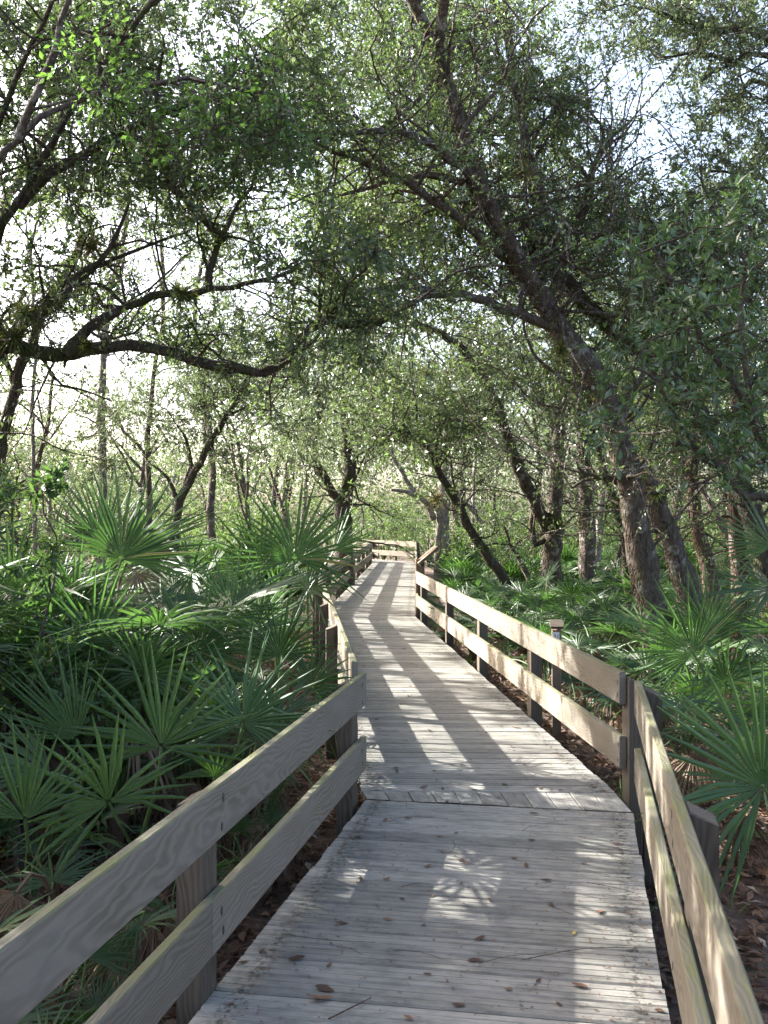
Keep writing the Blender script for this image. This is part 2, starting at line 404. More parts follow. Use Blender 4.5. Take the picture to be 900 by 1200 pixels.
for A, B, C, D in ((L1 - E1 * 7, L1, R1 - E1 * 7, R1), (LE[0], LE[1], RE[0], RE[1]), (LE[1], LE[2], RE[1], RE[2])):
    for t in (.06, .5, .94): beam(A + (C - A) * t, B + (D - B) * t)

# ------------------------------------------------------------------ railings
UP, LO = (.527, .711), (.164, .348)
def board_mesh(L, h, th=.038):
    """sawn board along X, algae on the top edge"""
    g = Geo(); c = .005; n = max(2, int(L / .6)); xs = np.linspace(0, L, n + 1)
    prof = [(0, c), (0, h - c), (c, h), (th - c, h), (th, h - c), (th, c), (th - c, 0), (c, 0)]
    sag = np.interp(xs, [0, L * .3, L * .7, L], [0, random.uniform(-.004, .004), random.uniform(-.004, .004), 0])
    V = [(x, y, z + s) for x, s in zip(xs, sag) for y, z in prof]; k = 8
    F, mi = [], []
    for i in range(n):
        for j in range(k):
            F.append([i * k + j, i * k + (j + 1) % k, (i + 1) * k + (j + 1) % k, (i + 1) * k + j]); mi.append(1 if j in (1, 2, 3) else 0)
    b = n * k
    me_F = [np.array(F), np.array([[0, 1, 2], [0, 2, 3], [0, 3, 4], [0, 4, 5], [0, 5, 6], [0, 6, 7]]), np.array([[b, b + 2, b + 1], [b, b + 3, b + 2], [b, b + 4, b + 3], [b, b + 5, b + 4], [b, b + 6, b + 5], [b, b + 7, b + 6]])]
    return mesh_from('rail', V, me_F, [M['rail'], M['rail_top']], mi + [0] * 12)
def post_mesh(top, w=.135, d=.09, slope=.035, depth=.75):
    """post; top cut on a slant falling away from the deck (+Y side)"""
    a = w / 2; V = [(-a, 0, -depth), (a, 0, -depth), (a, d, -depth), (-a, d, -depth), (-a, 0, top), (a, 0, top), (a, d, top - slope), (-a, d, top - slope)]
    # small chamfers read at the top edges
    c = .006
    V += [(-a + c, c, top + .004), (a - c, c, top + .004), (a - c, d - c, top - slope + .004), (-a + c, d - c, top - slope + .004)]
    F = [[0, 1, 5, 4], [1, 2, 6, 5], [2, 3, 7, 6], [3, 0, 4, 7], [4, 5, 9, 8], [5, 6, 10, 9], [6, 7, 11, 10], [7, 4, 8, 11], [8, 9, 10, 11]]
    V = [(z, x, y) for x, y, z in V]        # grain runs along the object's X
    return mesh_from('post', V, np.array(F), M['post'])
def railing(label, pts, posts, side, joints=None, name='railing', bolts=4, extra=(0, 0), lo_off=0, lo_only=False):
    """pts: deck-edge polyline of ONE straight run; side=+1 when the outside is to the left of travel"""
    p, q = np.asarray(pts[0], float), np.asarray(pts[1], float)
    d = unit(q - p); L = np.linalg.norm(q - p); out = np.array([-d[1], d[0]]) * side
    t = thing(name, label, 'railing', (p[0], p[1], 0), math.atan2(d[1], d[0]))
    s = side
    cuts = [-extra[0]] + list(joints or []) + [L + extra[1]]
    for (z0, z1), sh in ((UP, 0), (LO, lo_off)):
        cc = [cuts[0]] + ([c + sh for c in cuts[1:-1]] if not (lo_only and (z0, z1) == UP) else []) + [cuts[-1]]
        for a, b in zip(cc[:-1], cc[1:]):
            me = board_mesh(b - a - .004, z1 - z0)
            r = link('rail', me, t, (a + .002, .008 if s > 0 else -.008 - .038, z0 + random.uniform(-.004, .004)))
            if False: r
    for i, x in enumerate(posts):
        pm = post_mesh(.70 + random.uniform(-.025, .012))
        # object X -> up, object Y -> along the run, object Z -> outwards
        mtx = Matrix(((0, 1, 0), (0, 0, s), (1, 0, 0))).to_4x4()
        o = link('post', pm, t); o.matrix_local = Matrix.Translation((x, s * .050, 0)) @ mtx
        if i < bolts:
            for z in (.575, .66, .215, .295):
                g = Geo(); yy = (.008 - .001) * s
                a = np.arange(8) * np.pi / 4; ring = np.stack([np.cos(a) * .011, np.zeros(8), np.sin(a) * .011 * 1.5], -1)
                V = np.vstack([ring, ring * .75 + [0, -.0015 * s, 0], [[0, -.0015 * s, 0]]])
                F4 = [[k, (k + 1) % 8, 8 + (k + 1) % 8, 8 + k] for k in range(8)]; F3 = [[8 + k, 8 + (k + 1) % 8, 16] for k in range(8)]
                g.add(V, F4, F3); link('bolt', g.mesh('bolt', M['bolt']), t, (x + random.uniform(-.02, .02), yy, z + random.uniform(-.012, .012)))
    return t
far = L1 - E1 * 6.2
railing('weathered two board railing on the left side of the nearest boardwalk stretch', (L1, far), (.09, 2.42, 4.85), -1, [2.42], extra=(.03, 0), lo_off=.09, lo_only=True, bolts=2)
far = R1 - ER * 6.2
railing('weathered two board railing on the right side of the nearest boardwalk stretch', (R1, far), (.10, 2.38, 4.8), 1, [], extra=(0, 0), bolts=2)
railing('long sunlit railing on the right side between the bend and the trail sign', (RE[0] + [.0, -.20], RE[1]), (.12, 2.62, 5.06, 7.5, 10.3), -1, [5.06], extra=(-.10, 0), bolts=3)
railing('partly hidden railing on the left side behind the palmetto fans', (LE[0] + [-.02, .25], LE[1]), (2.2, 4.65, 7.1, 9.5), 1, [4.65], bolts=0, extra=(0, 0))
railing('far railing along the left side leading up to the white end rails', (LE[1], LE[2]), tuple(np.linspace(.2, 19.3, 9)), 1, [4.98, 9.75, 14.5], bolts=0)
railing('far railing on the right side behind the slanted trail sign', (RE[1], RE[2]), tuple(np.linspace(.35, 19.4, 9)), -1, [5.1, 9.9, 14.6], bolts=0)
railing('sun bleached railing closing the view at the far end of the boardwalk', (C4, C4 + D4 * 6), (.05, 1.4, 2.9, 4.4, 5.9), -1, [2.9], bolts=0)
railing('short railing turning left at the far end before the white end rails', (I4, I4 + D4 * 6), (.5, 2.0, 3.5, 5.0), 1, [3.5], bolts=0)

# trail marker behind the right railing
def marker():
    b = P(652, 822, 9.4); b[2] = ground_z(b[0], b[1])
    t = thing('trail_marker', 'short wooden trail marker post with sloped cap and white number plate behind right railing', 'trail marker', tuple(b), R_(-6))
    top = P(652, 734, 9.4)[2] - b[2]
    g = Geo(); a = .041
    V = [(-a, -a, -.2), (a, -a, -.2), (a, a, -.2), (-a, a, -.2), (-a, -a, top - .03), (a, -a, top - .03), (a, a, top + .015), (-a, a, top + .015)]
    g.add([(z, x, y) for x, y, z in V], [[0, 1, 5, 4], [1, 2, 6, 5], [2, 3, 7, 6], [3, 0, 4, 7], [4, 5, 6, 7]])
    o = link('post', g.mesh('post', M['sign_wood']), t); o.matrix_local = Matrix(((0, 1, 0), (0, 0, 1), (1, 0, 0))).to_4x4()
    g = Geo(); ax = Matrix.Rotation(R_(-24), 3, 'X'); g.box((0, 0, 0), (.115, .13, .024), ax=np.array(ax))
    link('cap', g.mesh('cap', M['post']), t, (0, -.015, top + .022))
    g = Geo(); g.box((0, 0, 0), (.058, .004, .088)); o = link('number_plate', g.mesh('number_plate', M['label']), t, (-.006, -a - .003, top - .092))
    g = Geo()
    for dx, dz, w, h in ((-.014, .022, .016, .006), (-.014, 0, .016, .006), (-.014, -.022, .016, .006), (-.006, .011, .005, .024), (-.006, -.011, .005, .024), (.016, 0, .006, .05)):
        g.box((dx, -.0035, dz), (w, .002, h))
    link('numerals', g.mesh('numerals', M['ink']), o)
marker()
# slanted reading panel beyond the far end of the right railing
def sign():
    b = P(492, 727, 16.75); b[2] = ground_z(b[0], b[1]); 
    t = thing('trail_sign', 'brown wooden trail sign with slanted reading panel beside the far railing corner', 'sign', tuple(b), R_(4))
    top = P(492, 655, 16.75)[2] - b[2]
    g = Geo(); g.box(((top - .3) / 2, 0, 0), (top + .3, .14, .14)); o = link('post', g.mesh('post', M['sign_wood']), t)
    o.matrix_local = Matrix(((0, 1, 0), (0, 0, 1), (1, 0, 0))).to_4x4()
    ax = np.array(Matrix.Rotation(R_(-40), 3, 'Y').transposed())
    g = Geo(); g.box((0, 0, 0), (.42, .50, .045), ax=ax); link('reading_panel', g.mesh('reading_panel', M['sign_wood']), t, (.12, 0, top + .06))
    g = Geo(); g.box((0, 0, 0), (.06, .40, .10)); link('bracket', g.mesh('bracket', M['post']), t, (.02, .0, top - .06))
sign()

# ------------------------------------------------------------------ chosen sun patches, kept clear by leaving leaves out of the crowns
LANE = np.array([[-.35, 6.0], [-1.25, 16.4], [-.7, 36.5], [-5, 42], [-1, 44], [3.2, 37], [1.7, 16.0], [2.5, 6.0]])
LANE1 = np.array([[-1.6, -2], [-.4, 6.0], [2.6, 6.0], [1.7, -2]])
SPOTS = ((1.0, 37, 1.6, 1.6), (-.3, 38.2, 1.6, 1.4), (-.5, 34, 1.0, 1.5), (.36, 4.65, .26, .30), (.84, 3.4, .22, .3), (1.0, 4.85, .16, .22), (.62, 3.1, .2, .3), (.0, 5.5, .25, .15), (.25, 6.9, .5, .8), (.95, 6.8, .6, 1.0))
def inside(poly, x, y):
    r = np.zeros(len(x), bool); n = len(poly)
    for i in range(n):
        (x0, y0), (x1, y1) = poly[i], poly[(i + 1) % n]
        c = ((y0 > y) != (y1 > y)) & (x < (x1 - x0) * (y - y0) / (y1 - y0 + 1e-12) + x0); r ^= c
    return r
def keep_leaf(p):
    """cuts gaps in the crowns to shape the sun patches on the boardwalk"""
    q = p - S[None] * (p[:, 2:3] / S[2]); x, y = q[:, 0], q[:, 1]
    n = .5 * vnoise(x * .5 + 40, y * 1.3 + 11) + .3 * vnoise(x * 1.6 + 3, y * 3.0 + 5) + .2 * vnoise(x * 6 + 1, y * 8)
    gap = inside(LANE, x, y) & (n < .45)
    gap |= inside(LANE1, x, y) & (n < .24)
    for cx, cy, rx, ry in SPOTS: gap |= ((x - cx) / rx) ** 2 + ((y - cy) / ry) ** 2 + 1.2 * (vnoise(x * 4, y * 4) - .5) < 1
    return ~gap

# ------------------------------------------------------------------ leaves and trees
def leaf_arrays(c, d, nrm, ln, wd, fold=.18):
    d = unit(d); s = unit(np.cross(d, nrm)); n2 = np.cross(s, d)
    ln = np.asarray(ln)[:, None]; wd = np.asarray(wd)[:, None]
    a = c; t = c + d * ln; m = c + d * ln * .48 + n2 * wd * fold
    l = m - s * wd * .5; r = m + s * wd * .5
    N = len(c); V = np.stack([a, r, t, l], 1).reshape(-1, 3)
    i = np.arange(N)[:, None] * 4
    F = np.concatenate([i + [[0, 1, 2]], i + [[0, 2, 3]]], 0)
    return V, F

class Tree:
    def __init__(s, name, label, cat, base, bark, leaf, group=None, leaf_len=.055, aspect=.45):
        s.root = thing(name, label, cat, tuple(base), 0, group); s.b = np.asarray(base, float)
        s.bark, s.leaf = M[bark], M[leaf]; s.samples = []; s.tw = Geo(); s.LC = []; s.LD = []; s.LL = []
        s.ll = leaf_len; s.asp = aspect
    def limb(s, ctrl, r0, r1, name='limb', k=10, wig=.012, flare=0, step=.16):
        c = np.array(ctrl, float)
        p = spline(c, step, wig)
        t = np.linspace(0, 1, len(p)); r = r0 + (r1 - r0) * t ** .9
        if flare: r = r * (1 + flare * np.exp(-t * len(p) * step * 2.2))
        r = r * (1 + .10 * (vnoise(np.arange(len(p)) * .9 + c[0, 0] * 7, np.full(len(p), c[0, 2])) - .5) * 2); g = Geo(); g.tube(p - s.b, r, k, rough=.085)
        o = link(name, g.mesh(name, s.bark, True), s.root); s.samples.append(np.column_stack([p, r])); return o
    def all(s): return np.vstack(s.samples)
    def clump(s, c, rad, nl, tw=7, minr=.008, droop=.1, sub=3):
        A = s.all(); d = np.linalg.norm(A[:, :3] - c, axis=1) - A[:, 3] * 2; i = int(np.argmin(d + rng.random(len(d)) * .3))
        st = A[i, :3]; r0 = max(minr, min(A[i, 3] * .6, .007 + .010 * np.linalg.norm(c - st)))
        L = np.linalg.norm(c - st)
        mid = (st + c) / 2 + rng.normal(0, .10 * L + .02, 3) + np.array([0, 0, .10 * L])
        p = spline([st, mid, c], max(.12, L / 7), .008 + .012 * min(L, 2))
        s.tw.tube(p - s.b, np.linspace(r0, r0 * .45, len(p)), 5 if r0 > .015 else 4, cap=False)
        if L > .5:
            s.samples.append(np.column_stack([p[2:], np.linspace(r0, r0 * .45, len(p))[2:]]))
        per = max(1, nl // (tw * sub))
        back = unit(st - c)
        for _ in range(tw):
            dr = unit(rng.normal(0, 1, 3) - back * .35 + np.array([0, 0, .15]))
            l1 = rad * rng.uniform(.55, 1.1); e = c + dr * l1 + np.array([0, 0, -droop * l1])
            k0 = c + rng.normal(0, .03 * rad, 3); q = spline([k0, (k0 + e) / 2 + rng.normal(0, .10 * l1, 3), e], l1 / 3)
            s.tw.tube(q - s.b, np.linspace(r0 * .4, r0 * .15 + .001, len(q)), 3, cap=False)
            for _2 in range(sub):
                t0 = rng.uniform(.25, 1.0); st2 = q[min(len(q) - 1, int(t0 * len(q)))]
                d2 = unit(dr * .6 + rng.normal(0, .7, 3)); l2 = rad * rng.uniform(.25, .6)
                tt = rng.random(per); pos = st2 + d2 * (tt * l2)[:, None] + rng.normal(0, .045 * rad, (per, 3))
                dd = unit(d2 * .8 + rng.normal(0, .6, (per, 3)) + np.array([0, 0, -.12]))
                if s.ll < .08: s.tw.tube(np.array([st2, st2 + d2 * l2]) - s.b, np.array([.0035, .0015]), 3, cap=False)
                s.LC.append(pos); s.LD.append(dd); s.LL.append(s.ll * rng.uniform(.6, 1.25, per))
    def fill(s, cx, cy, rx, ry, Z0, Z1, n, rad, nl, gaps=(), **kw):
        """clumps spread through a part of the crown"""
        done = 0
        for _ in range(n * 6):
            if done >= n: break
            a, r = rng.uniform(0, 2 * np.pi), math.sqrt(rng.random()); px, py = cx + rx * r * math.cos(a), cy + ry * r * math.sin(a); Z = rng.uniform(Z0, Z1)
            if any(((px - g[0]) / g[2]) ** 2 + ((py - g[1]) / g[3]) ** 2 < 1 for g in gaps): continue
            s.clump(P(px, py, Z), rad * rng.uniform(.75, 1.25), nl, **kw); done += 1
    def sprays(s, n, l0, l1, r, leaves=10, up=.3, zmin=1.0):
        """thin crooked branches, some bare"""
        A = s.all(); A = A[(A[:, 2] > zmin) & (A[:, 3] > .014)]
        for _ in range(n):
            i = rng.integers(0, len(A)); st = A[i, :3]; L = rng.uniform(l0, l1); d = unit(rng.normal(0, 1, 3) * [1, .8, .6] + np.array([0, 0, up]))
            p = [st]
            for q in range(5): d = unit(d + rng.normal(0, .38, 3) + np.array([0, 0, .05])); p.append(p[-1] + d * L / 5)
            p = spline(p, .12, .006); rr = min(r, A[i, 3] * .6) * rng.uniform(.6, 1.1)
            s.tw.tube(p - s.b, np.linspace(rr, rr * .25, len(p)), 5, cap=False)
            for q in range(6):
                k = rng.integers(len(p) // 3, len(p)); d2 = unit(d + rng.normal(0, .8, 3)); l2 = L * rng.uniform(.12, .35); e = p[k] + d2 * l2
                m2 = (p[k] + e) / 2 + rng.normal(0, .12 * l2, 3); s.tw.tube(spline([p[k], m2, e], l2 / 3) - s.b, rr * .25, 3, cap=False)
                if leaves:
                    per = leaves; tt = rng.random(per); pos = p[k] + d2 * (tt * l2)[:, None] + rng.normal(0, .03, (per, 3))
                    s.LC.append(pos); s.LD.append(unit(d2 * .7 + rng.normal(0, .7, (per, 3)))); s.LL.append(s.ll * rng.uniform(.6, 1.2, per))
    def moss(s, per_m=260, rmin=.02, zmin=.3, size=.035):
        """ferns and moss growing along the upper side of trunk and limbs"""
        A = s.all(); A = A[(A[:, 3] > rmin) & (A[:, 2] > zmin)]; C = []; D = []
        for a in A:
            g = vnoise(a[0] * 2.1 + a[2] * 1.7 + 5, a[1] * 2 + a[2] * 2.3); n = int(per_m * .16 * max(0, g - .42) * 3.2)
            if n < 1: continue
            v = unit(rng.normal(0, 1, (n, 3)) + [0, 0, .7]); C.append(a[:3] + v * a[3] * .96 + rng.normal(0, .03, (n, 3)) * [1, 1, .4]); D.append(unit(v + rng.normal(0, .6, (n, 3))))
        if not C: return
        C, D = np.vstack(C), np.vstack(D); n = len(C); L = size * rng.uniform(.5, 1.6, n)
        V, F = leaf_arrays(C - s.b, D, unit(rng.normal(0, 1, (n, 3))), L, L * .32)
        link('moss_foliage', mesh_from('moss_foliage', V, F, M['moss']), s.root)['kind'] = 'stuff'
    def finish(s, lanes=True):
        if s.LC:
            C = np.vstack(s.LC); D = np.vstack(s.LD); L = np.concatenate(s.LL)
            ok = C[:, 2] > -.3
            if lanes: ok &= keep_leaf(C)
            C, D, L = C[ok], D[ok], L[ok]
            N = unit(rng.normal(0, .75, C.shape) + np.array([0, 0, .8]))
            V, F = leaf_arrays(C - s.b, D, N, L, L * s.asp * rng.uniform(.8, 1.2, len(L)))
            link('crown', mesh_from('crown', V, F, s.leaf), s.root)['kind'] = 'stuff'
        if s.tw.V: link('branches', s.tw.mesh('branches', s.bark, True), s.root)['kind'] = 'stuff'
        return s.root

USED = {}
MARKS = {'left': (('the corner post of the nearest left railing', -.13, 5.9), ('the thin mossy trunk at the left edge', -4.0, 11), ('the crooked small oak', -3.3, 16), ('the dark shrub at the left edge', -2.35, 5.5), ('the upright fans before the far left railing', -.8, 7.6), ('the tall fans with the pale dead frond', -1.72, 6.4), ('the broad fan behind the nearest left post', -1.12, 4.7)),
 'right': (('the trail marker post', 1.58, 9.4), ('the big leaning oak', 3.2, 12), ('the reddish trunk near the right edge', 4.45, 12.8), ('the straight grey oak', 3.3, 20), ('the slender leaning tree', 2.25, 18), ('the right corner post at the bend', 1.34, 5.9), ('the slanted trail sign', .6, 16.75), ('the thin shaded trunk', 4.1, 17), ('the wide blue green fan', 2.25, 7.6)),
 'far': (('the end railing', 0, 37.5), ('the far pale trunk', 1.75, 30), ('the stout forked oak', -.95, 24), ('the straight grey oak', 3.3, 20), ('the crooked small oak', -3.3, 16), ('the pale slim trunk', -5.5, 20), ('the big leaning oak', 3.2, 12), ('the thin pale far trunk', 5, 24), ('the right edge trunks', 6.5, 20))}
def where(x, y, head, marks):
    """a label that places a plant beside the nearest things one can find"""
    m = sorted(MARKS[marks], key=lambda q: math.hypot((x - q[1]) * 1.5, y - q[2]))
    for n, mx, my in m[:4]:
        dx, dy = x - mx, y - my; d = math.hypot(dx, dy)
        far_ = 'just ' if d < 1.3 else ('' if d < 3.2 else ('well ' if d < 9 else 'far '))
        v = 'behind ' if dy > 0 else 'in front of '; h = 'left of ' if dx < 0 else 'right of '
        if abs(dy) > 2.2 * abs(dx): r = v
        elif abs(dx) > 2.2 * abs(dy): r = h
        else: r = ('behind and ' if dy > 0 else 'in front and ') + h
        lab = head + ' ' + far_ + r + n
        if lab not in USED and len(lab.split()) <= 16: break
    USED[lab] = 1
    return lab
def base_at(px, Z, dx=0):
    x = (px - 450) * Z / FPX + dx; return np.array([x, Z, float(ground_z(x, Z))])
def pl(lst, Z0, Z1=None):
    n = len(lst); Zs = np.linspace(Z0, Z0 if Z1 is None else Z1, n)
    return [P(a, b, z) for (a, b), z in zip(lst, Zs)]
GAPS = [(55, 285, 62, 36), (35, 455, 60, 46), (170, 312, 46, 18), (105, 440, 46, 36), (342, 235, 24, 44), (212, 14, 28, 14), (310, 18, 22, 18), (742, 118, 60, 60), (708, 185, 46, 34), (785, 212, 36, 26), (690, 60, 22, 26), (655, 20, 16, 20), (12, 90, 20, 26), (760, 150, 30, 24)]

# --- the leaning oak on the right
b = base_at(770, 12); b[2] -= .1
t = Tree('oak_tree', 'large oak leaning left over the boardwalk from the right palmettos, with twin trunk', 'tree', b, 'bark', 'oak', leaf_len=.062)
t.limb([b] + pl([(765, 720), (752, 650), (742, 580), (724, 505), (692, 432), (652, 378)], 12, 11.4), .185, .122, 'trunk', 14, .015, .15)
b2 = base_at(822, 12.35)
t.limb([b2] + pl([(812, 720), (794, 655), (774, 600), (750, 545)], 12.4, 12.1), .165, .12, 'trunk', 12, .015, .15)
t.limb(pl([(652, 378), (622, 332), (600, 290), (566, 225), (541, 150), (512, 62), (486, 10), (462, -60)], 11.4, 9.6), .125, .045, k=10)
t.limb(pl([(512, 62), (518, 10), (522, -60)], 10.0, 9.4), .06, .04)
t.limb(pl([(655, 385), (622, 372), (590, 362), (556, 348), (512, 340), (465, 336), (410, 342)], 11.4, 9.8), .062, .02)
t.limb(pl([(632, 345), (592, 302), (540, 258), (490, 222), (430, 192), (372, 168)], 11.4, 9.4), .075, .02)
t.limb(pl([(566, 225), (530, 185), (490, 160), (440, 152), (380, 160)], 10.7, 9.2), .06, .016)
t.limb(pl([(575, 240), (545, 215), (500, 205), (455, 214), (400, 228)], 10.8, 10), .05, .014)
t.limb(pl([(618, 322), (632, 260), (622, 180), (604, 110), (598, 40), (590, -30)], 11.4, 11), .075, .03)
t.limb(pl([(640, 360), (668, 290), (690, 230), (702, 180), (740, 140)], 11.5, 12.5), .06, .018)
t.limb(pl([(742, 575), (700, 560), (670, 572)], 12, 11.7), .04, .015)
t.limb(pl([(724, 505), (745, 450), (775, 415), (800, 400)], 11.9, 12.5), .05, .018)
for cx, cy, rx, ry, n, nl in ((430, 90, 110, 100, 40, 340), (470, 250, 110, 90, 36, 300), (580, 90, 120, 120, 48, 330), (650, 190, 100, 110, 36, 300), (555, 310, 110, 70, 30, 260), (410, 290, 80, 70, 26, 300), (500, -20, 160, 60, 22, 300)):
    t.fill(cx, cy, rx, ry, 10.6, 14.2, n, .55, int(nl * 1.1), GAPS)
t.fill(420, 150, 130, 130, 9, 10.5, 14, .45, 200, GAPS)
t.fill(720, 310, 100, 70, 11.5, 15, 30, .55, 280, GAPS)
t.fill(735, 130, 70, 80, 12, 15, 9, .6, 110)
t.sprays(110, .8, 2.4, .022, 8); t.sprays(60, 1.5, 3.4, .026, 12); t.sprays(60, .5, 1.2, .012, 0); t.moss(300)
t.finish()

# --- second oak on the right, its limb crossing behind
b = base_at(912, 12.5)
t = Tree('oak_tree', 'dark oak at the right edge whose limb slants up behind the big leaning oak', 'tree', b, 'bark_dark', 'oak', leaf_len=.06)
t.limb([b] + pl([(905, 700), (880, 600), (835, 510), (795, 455), (757, 420), (715, 382), (682, 352)], 12.5, 12.3), .17, .09, 'trunk', 10, .015)
t.limb(pl([(682, 352), (648, 300), (626, 230), (612, 170)], 12.3, 12), .085, .035)
t.limb(pl([(795, 455), (800, 380), (812, 300), (840, 230)], 12.4, 13), .07, .02)
t.fill(740, 310, 80, 80, 11.5, 14, 34, .55, 280, GAPS); t.fill(830, 300, 70, 90, 12, 14.5, 26, .55, 280, GAPS); t.fill(660, 420, 60, 40, 11.5, 13.5, 10, .45, 220)
t.sprays(40, .6, 2, .02, 8); t.moss(260)
t.finish()

# --- oak reaching in from the left
b = base_at(-130, 8.6)
t = Tree('oak_tree', 'mossy oak reaching in from the left edge with a long level limb carrying air plants', 'tree', b, 'bark_dark', 'oak', leaf_len=.06)
t.limb([b] + pl([(-128, 660), (-112, 530), (-62, 440), (0, 405)], 8.6, 8.5), .28, .10, 'trunk', 12, .02, .2)
t.limb(pl([(0, 405), (40, 412), (85, 416), (130, 404), (170, 408), (205, 416), (250, 426), (285, 433), (312, 437), (335, 421), (352, 398), (372, 378), (400, 377), (430, 383), (455, 371), (482, 352), (520, 345)], 8.5, 9.0), .060, .027, k=10, wig=.014)
t.limb(pl([(76, 416), (104, 386), (130, 369), (165, 352), (200, 346), (245, 340), (272, 334), (300, 330), (345, 316)], 8.5, 8.8), .052, .016)
t.limb(pl([(245, 340), (248, 305), (258, 276), (240, 260), (226, 240), (206, 226), (193, 206), (188, 168), (183, 110), (192, 50)], 8.6, 8.1), .036, .012, wig=.008)
t.limb(pl([(256, 280), (275, 250), (296, 222), (306, 190), (318, 160)], 8.6, 8.8), .022, .008)
t.limb(pl([(70, 345), (112, 312), (160, 294), (205, 276), (225, 268)], 8.4, 8.7), .020, .009)
t.limb(pl([(0, 405), (30, 372), (72, 345), (95, 318), (130, 290), (150, 240)], 8.5, 8.2), .05, .012)
t.limb(pl([(140, 360), (178, 338), (215, 300), (222, 295)], 8.6, 8.9), .012, .006)
t.limb(pl([(-62, 440), (-30, 330), (20, 240), (70, 150), (130, 60), (200, -20)], 8.5, 7.2), .042, .02)
t.limb(pl([(20, 240), (80, 190), (150, 150), (230, 120), (320, 100)], 8.0, 7.6), .05, .015)
t.limb(pl([(-30, 330), (-20, 200), (20, 90), (60, 0)], 8.2, 7), .03, .015)
t.limb(pl([(375, 376), (374, 350), (377, 322)], 8.9, 8.9), .018, .01)
for cx, cy, rx, ry, n, nl in ((80, 110, 110, 100, 30, 190), (230, 70, 130, 90, 32, 190), (210, 185, 130, 55, 26, 200), (330, 130, 70, 80, 22, 220), (70, 215, 90, 35, 12, 170), (60, 345, 60, 30, 8, 140), (250, 262, 80, 40, 8, 130), (430, 330, 70, 50, 16, 240), (360, 290, 50, 60, 10, 200), (390, 400, 60, 22, 10, 150), (60, -10, 140, 50, 18, 260), (280, -20, 140, 40, 18, 260), (40, 90, 100, 100, 10, 180), (-170, 120, 150, 160, 60, 260), (-130, 330, 100, 120, 34, 260), (-200, -60, 160, 120, 40, 260)):
    t.fill(cx, cy, rx, ry, 7.6, 10.6, n, .45, nl, GAPS)  # the fills beyond the left edge are added to shade the right rail
for g in ((150, 385, 130, 40, 8, 9.2, 12, .22, 70), (270, 405, 90, 40, 8.2, 9.4, 12, .24, 80), (60, 250, 90, 60, 8, 10, 8, .35, 110)): t.fill(*g)
t.sprays(80, .6, 2.0, .016, 9); t.sprays(40, .3, .9, .008, 0); t.moss(420, .012)
t.finish()
# --- bright young foliage hanging at the upper left middle
b = base_at(-60, 6.4)
t = Tree('oak_tree', 'bright green leafy young oak spreading across the upper left', 'tree', b, 'bark', 'oak_bright', leaf_len=.058)
t.limb([b] + pl([(-50, 600), (-60, 400), (-40, 250), (20, 160), (110, 110), (220, 95), (330, 110)], 6.6, 7.4), .05, .012, 'trunk', 8)
t.limb(pl([(20, 160), (60, 60), (90, -40)], 6.8, 6.5), .03, .015)
t.fill(285, 140, 70, 55, 7, 7.8, 14, .28, 120, GAPS); t.fill(190, 130, 80, 50, 6.6, 7.6, 6, .28, 100, GAPS); t.fill(110, 60, 60, 60, 6, 7, 5, .3, 120, GAPS)
t.finish()
# --- thin mossy trunk at the left edge
b = base_at(-14, 11)
t = Tree('oak_tree', 'thin mossy trunk leaning right at the left edge below the level limb', 'tree', b, 'bark_dark', 'oak', leaf_len=.06)
t.limb([b] + pl([(-6, 560), (6, 500), (18, 455), (36, 405), (58, 350), (82, 312), (96, 270)], 11, 11), .12, .035, 'trunk', 9)
t.limb(pl([(18, 455), (8, 420), (2, 380)], 11, 11), .04, .02)
t.limb(pl([(40, 395), (62, 440), (90, 455), (130, 470)], 11, 11.2), .02, .008)
t.fill(70, 335, 60, 30, 10.4, 11.6, 8, .4, 160, GAPS); t.fill(10, 380, 40, 30, 10.4, 11.6, 8, .45, 200); t.sprays(16, .5, 1.2, .012, 6); t.moss(400)
t.finish()
# --- pale slim trunk left
b = base_at(119, 20)
t = Tree('slim_tree', 'pale slim forked trunk standing against the white sky behind the level limb', 'tree', b, 'bark_pale', 'oak_grey', leaf_len=.075)
t.limb([b] + pl([(120, 560), (119, 480), (122, 410), (128, 350), (140, 300), (148, 255), (150, 200)], 20, 20), .12, .04, 'trunk', 8)
t.limb(pl([(122, 410), (108, 350), (100, 315)], 20, 20), .05, .02); t.limb(pl([(128, 350), (142, 320), (146, 270), (160, 240)], 20, 20.3), .05, .02)
t.limb(pl([(121, 420), (150, 380), (190, 330), (222, 296)], 20, 20.5), .04, .012)
t.fill(140, 250, 90, 70, 19, 22, 18, .8, 150, GAPS); t.fill(120, 470, 60, 40, 18.5, 21.5, 10, .8, 150, GAPS); t.fill(170, 330, 130, 90, 18, 24, 16, 1.0, 120); t.sprays(30, .8, 2.4, .02, 6)
t.finish()
b = base_at(45, 17)
t = Tree('slim_tree', 'thin bare grey trunk with drooping twigs near the left edge in front of pale woods', 'tree', b, 'bark_pale', 'oak_grey', leaf_len=.07)
t.limb([b] + pl([(40, 560), (38, 470), (42, 400), (36, 300), (48, 240)], 17, 17), .05, .02, 'trunk', 7)
t.limb(pl([(36, 300), (30, 270), (32, 245)], 17, 17), .02, .01); t.fill(50, 225, 40, 24, 16, 18, 6, .6, 130, GAPS)
t.finish()
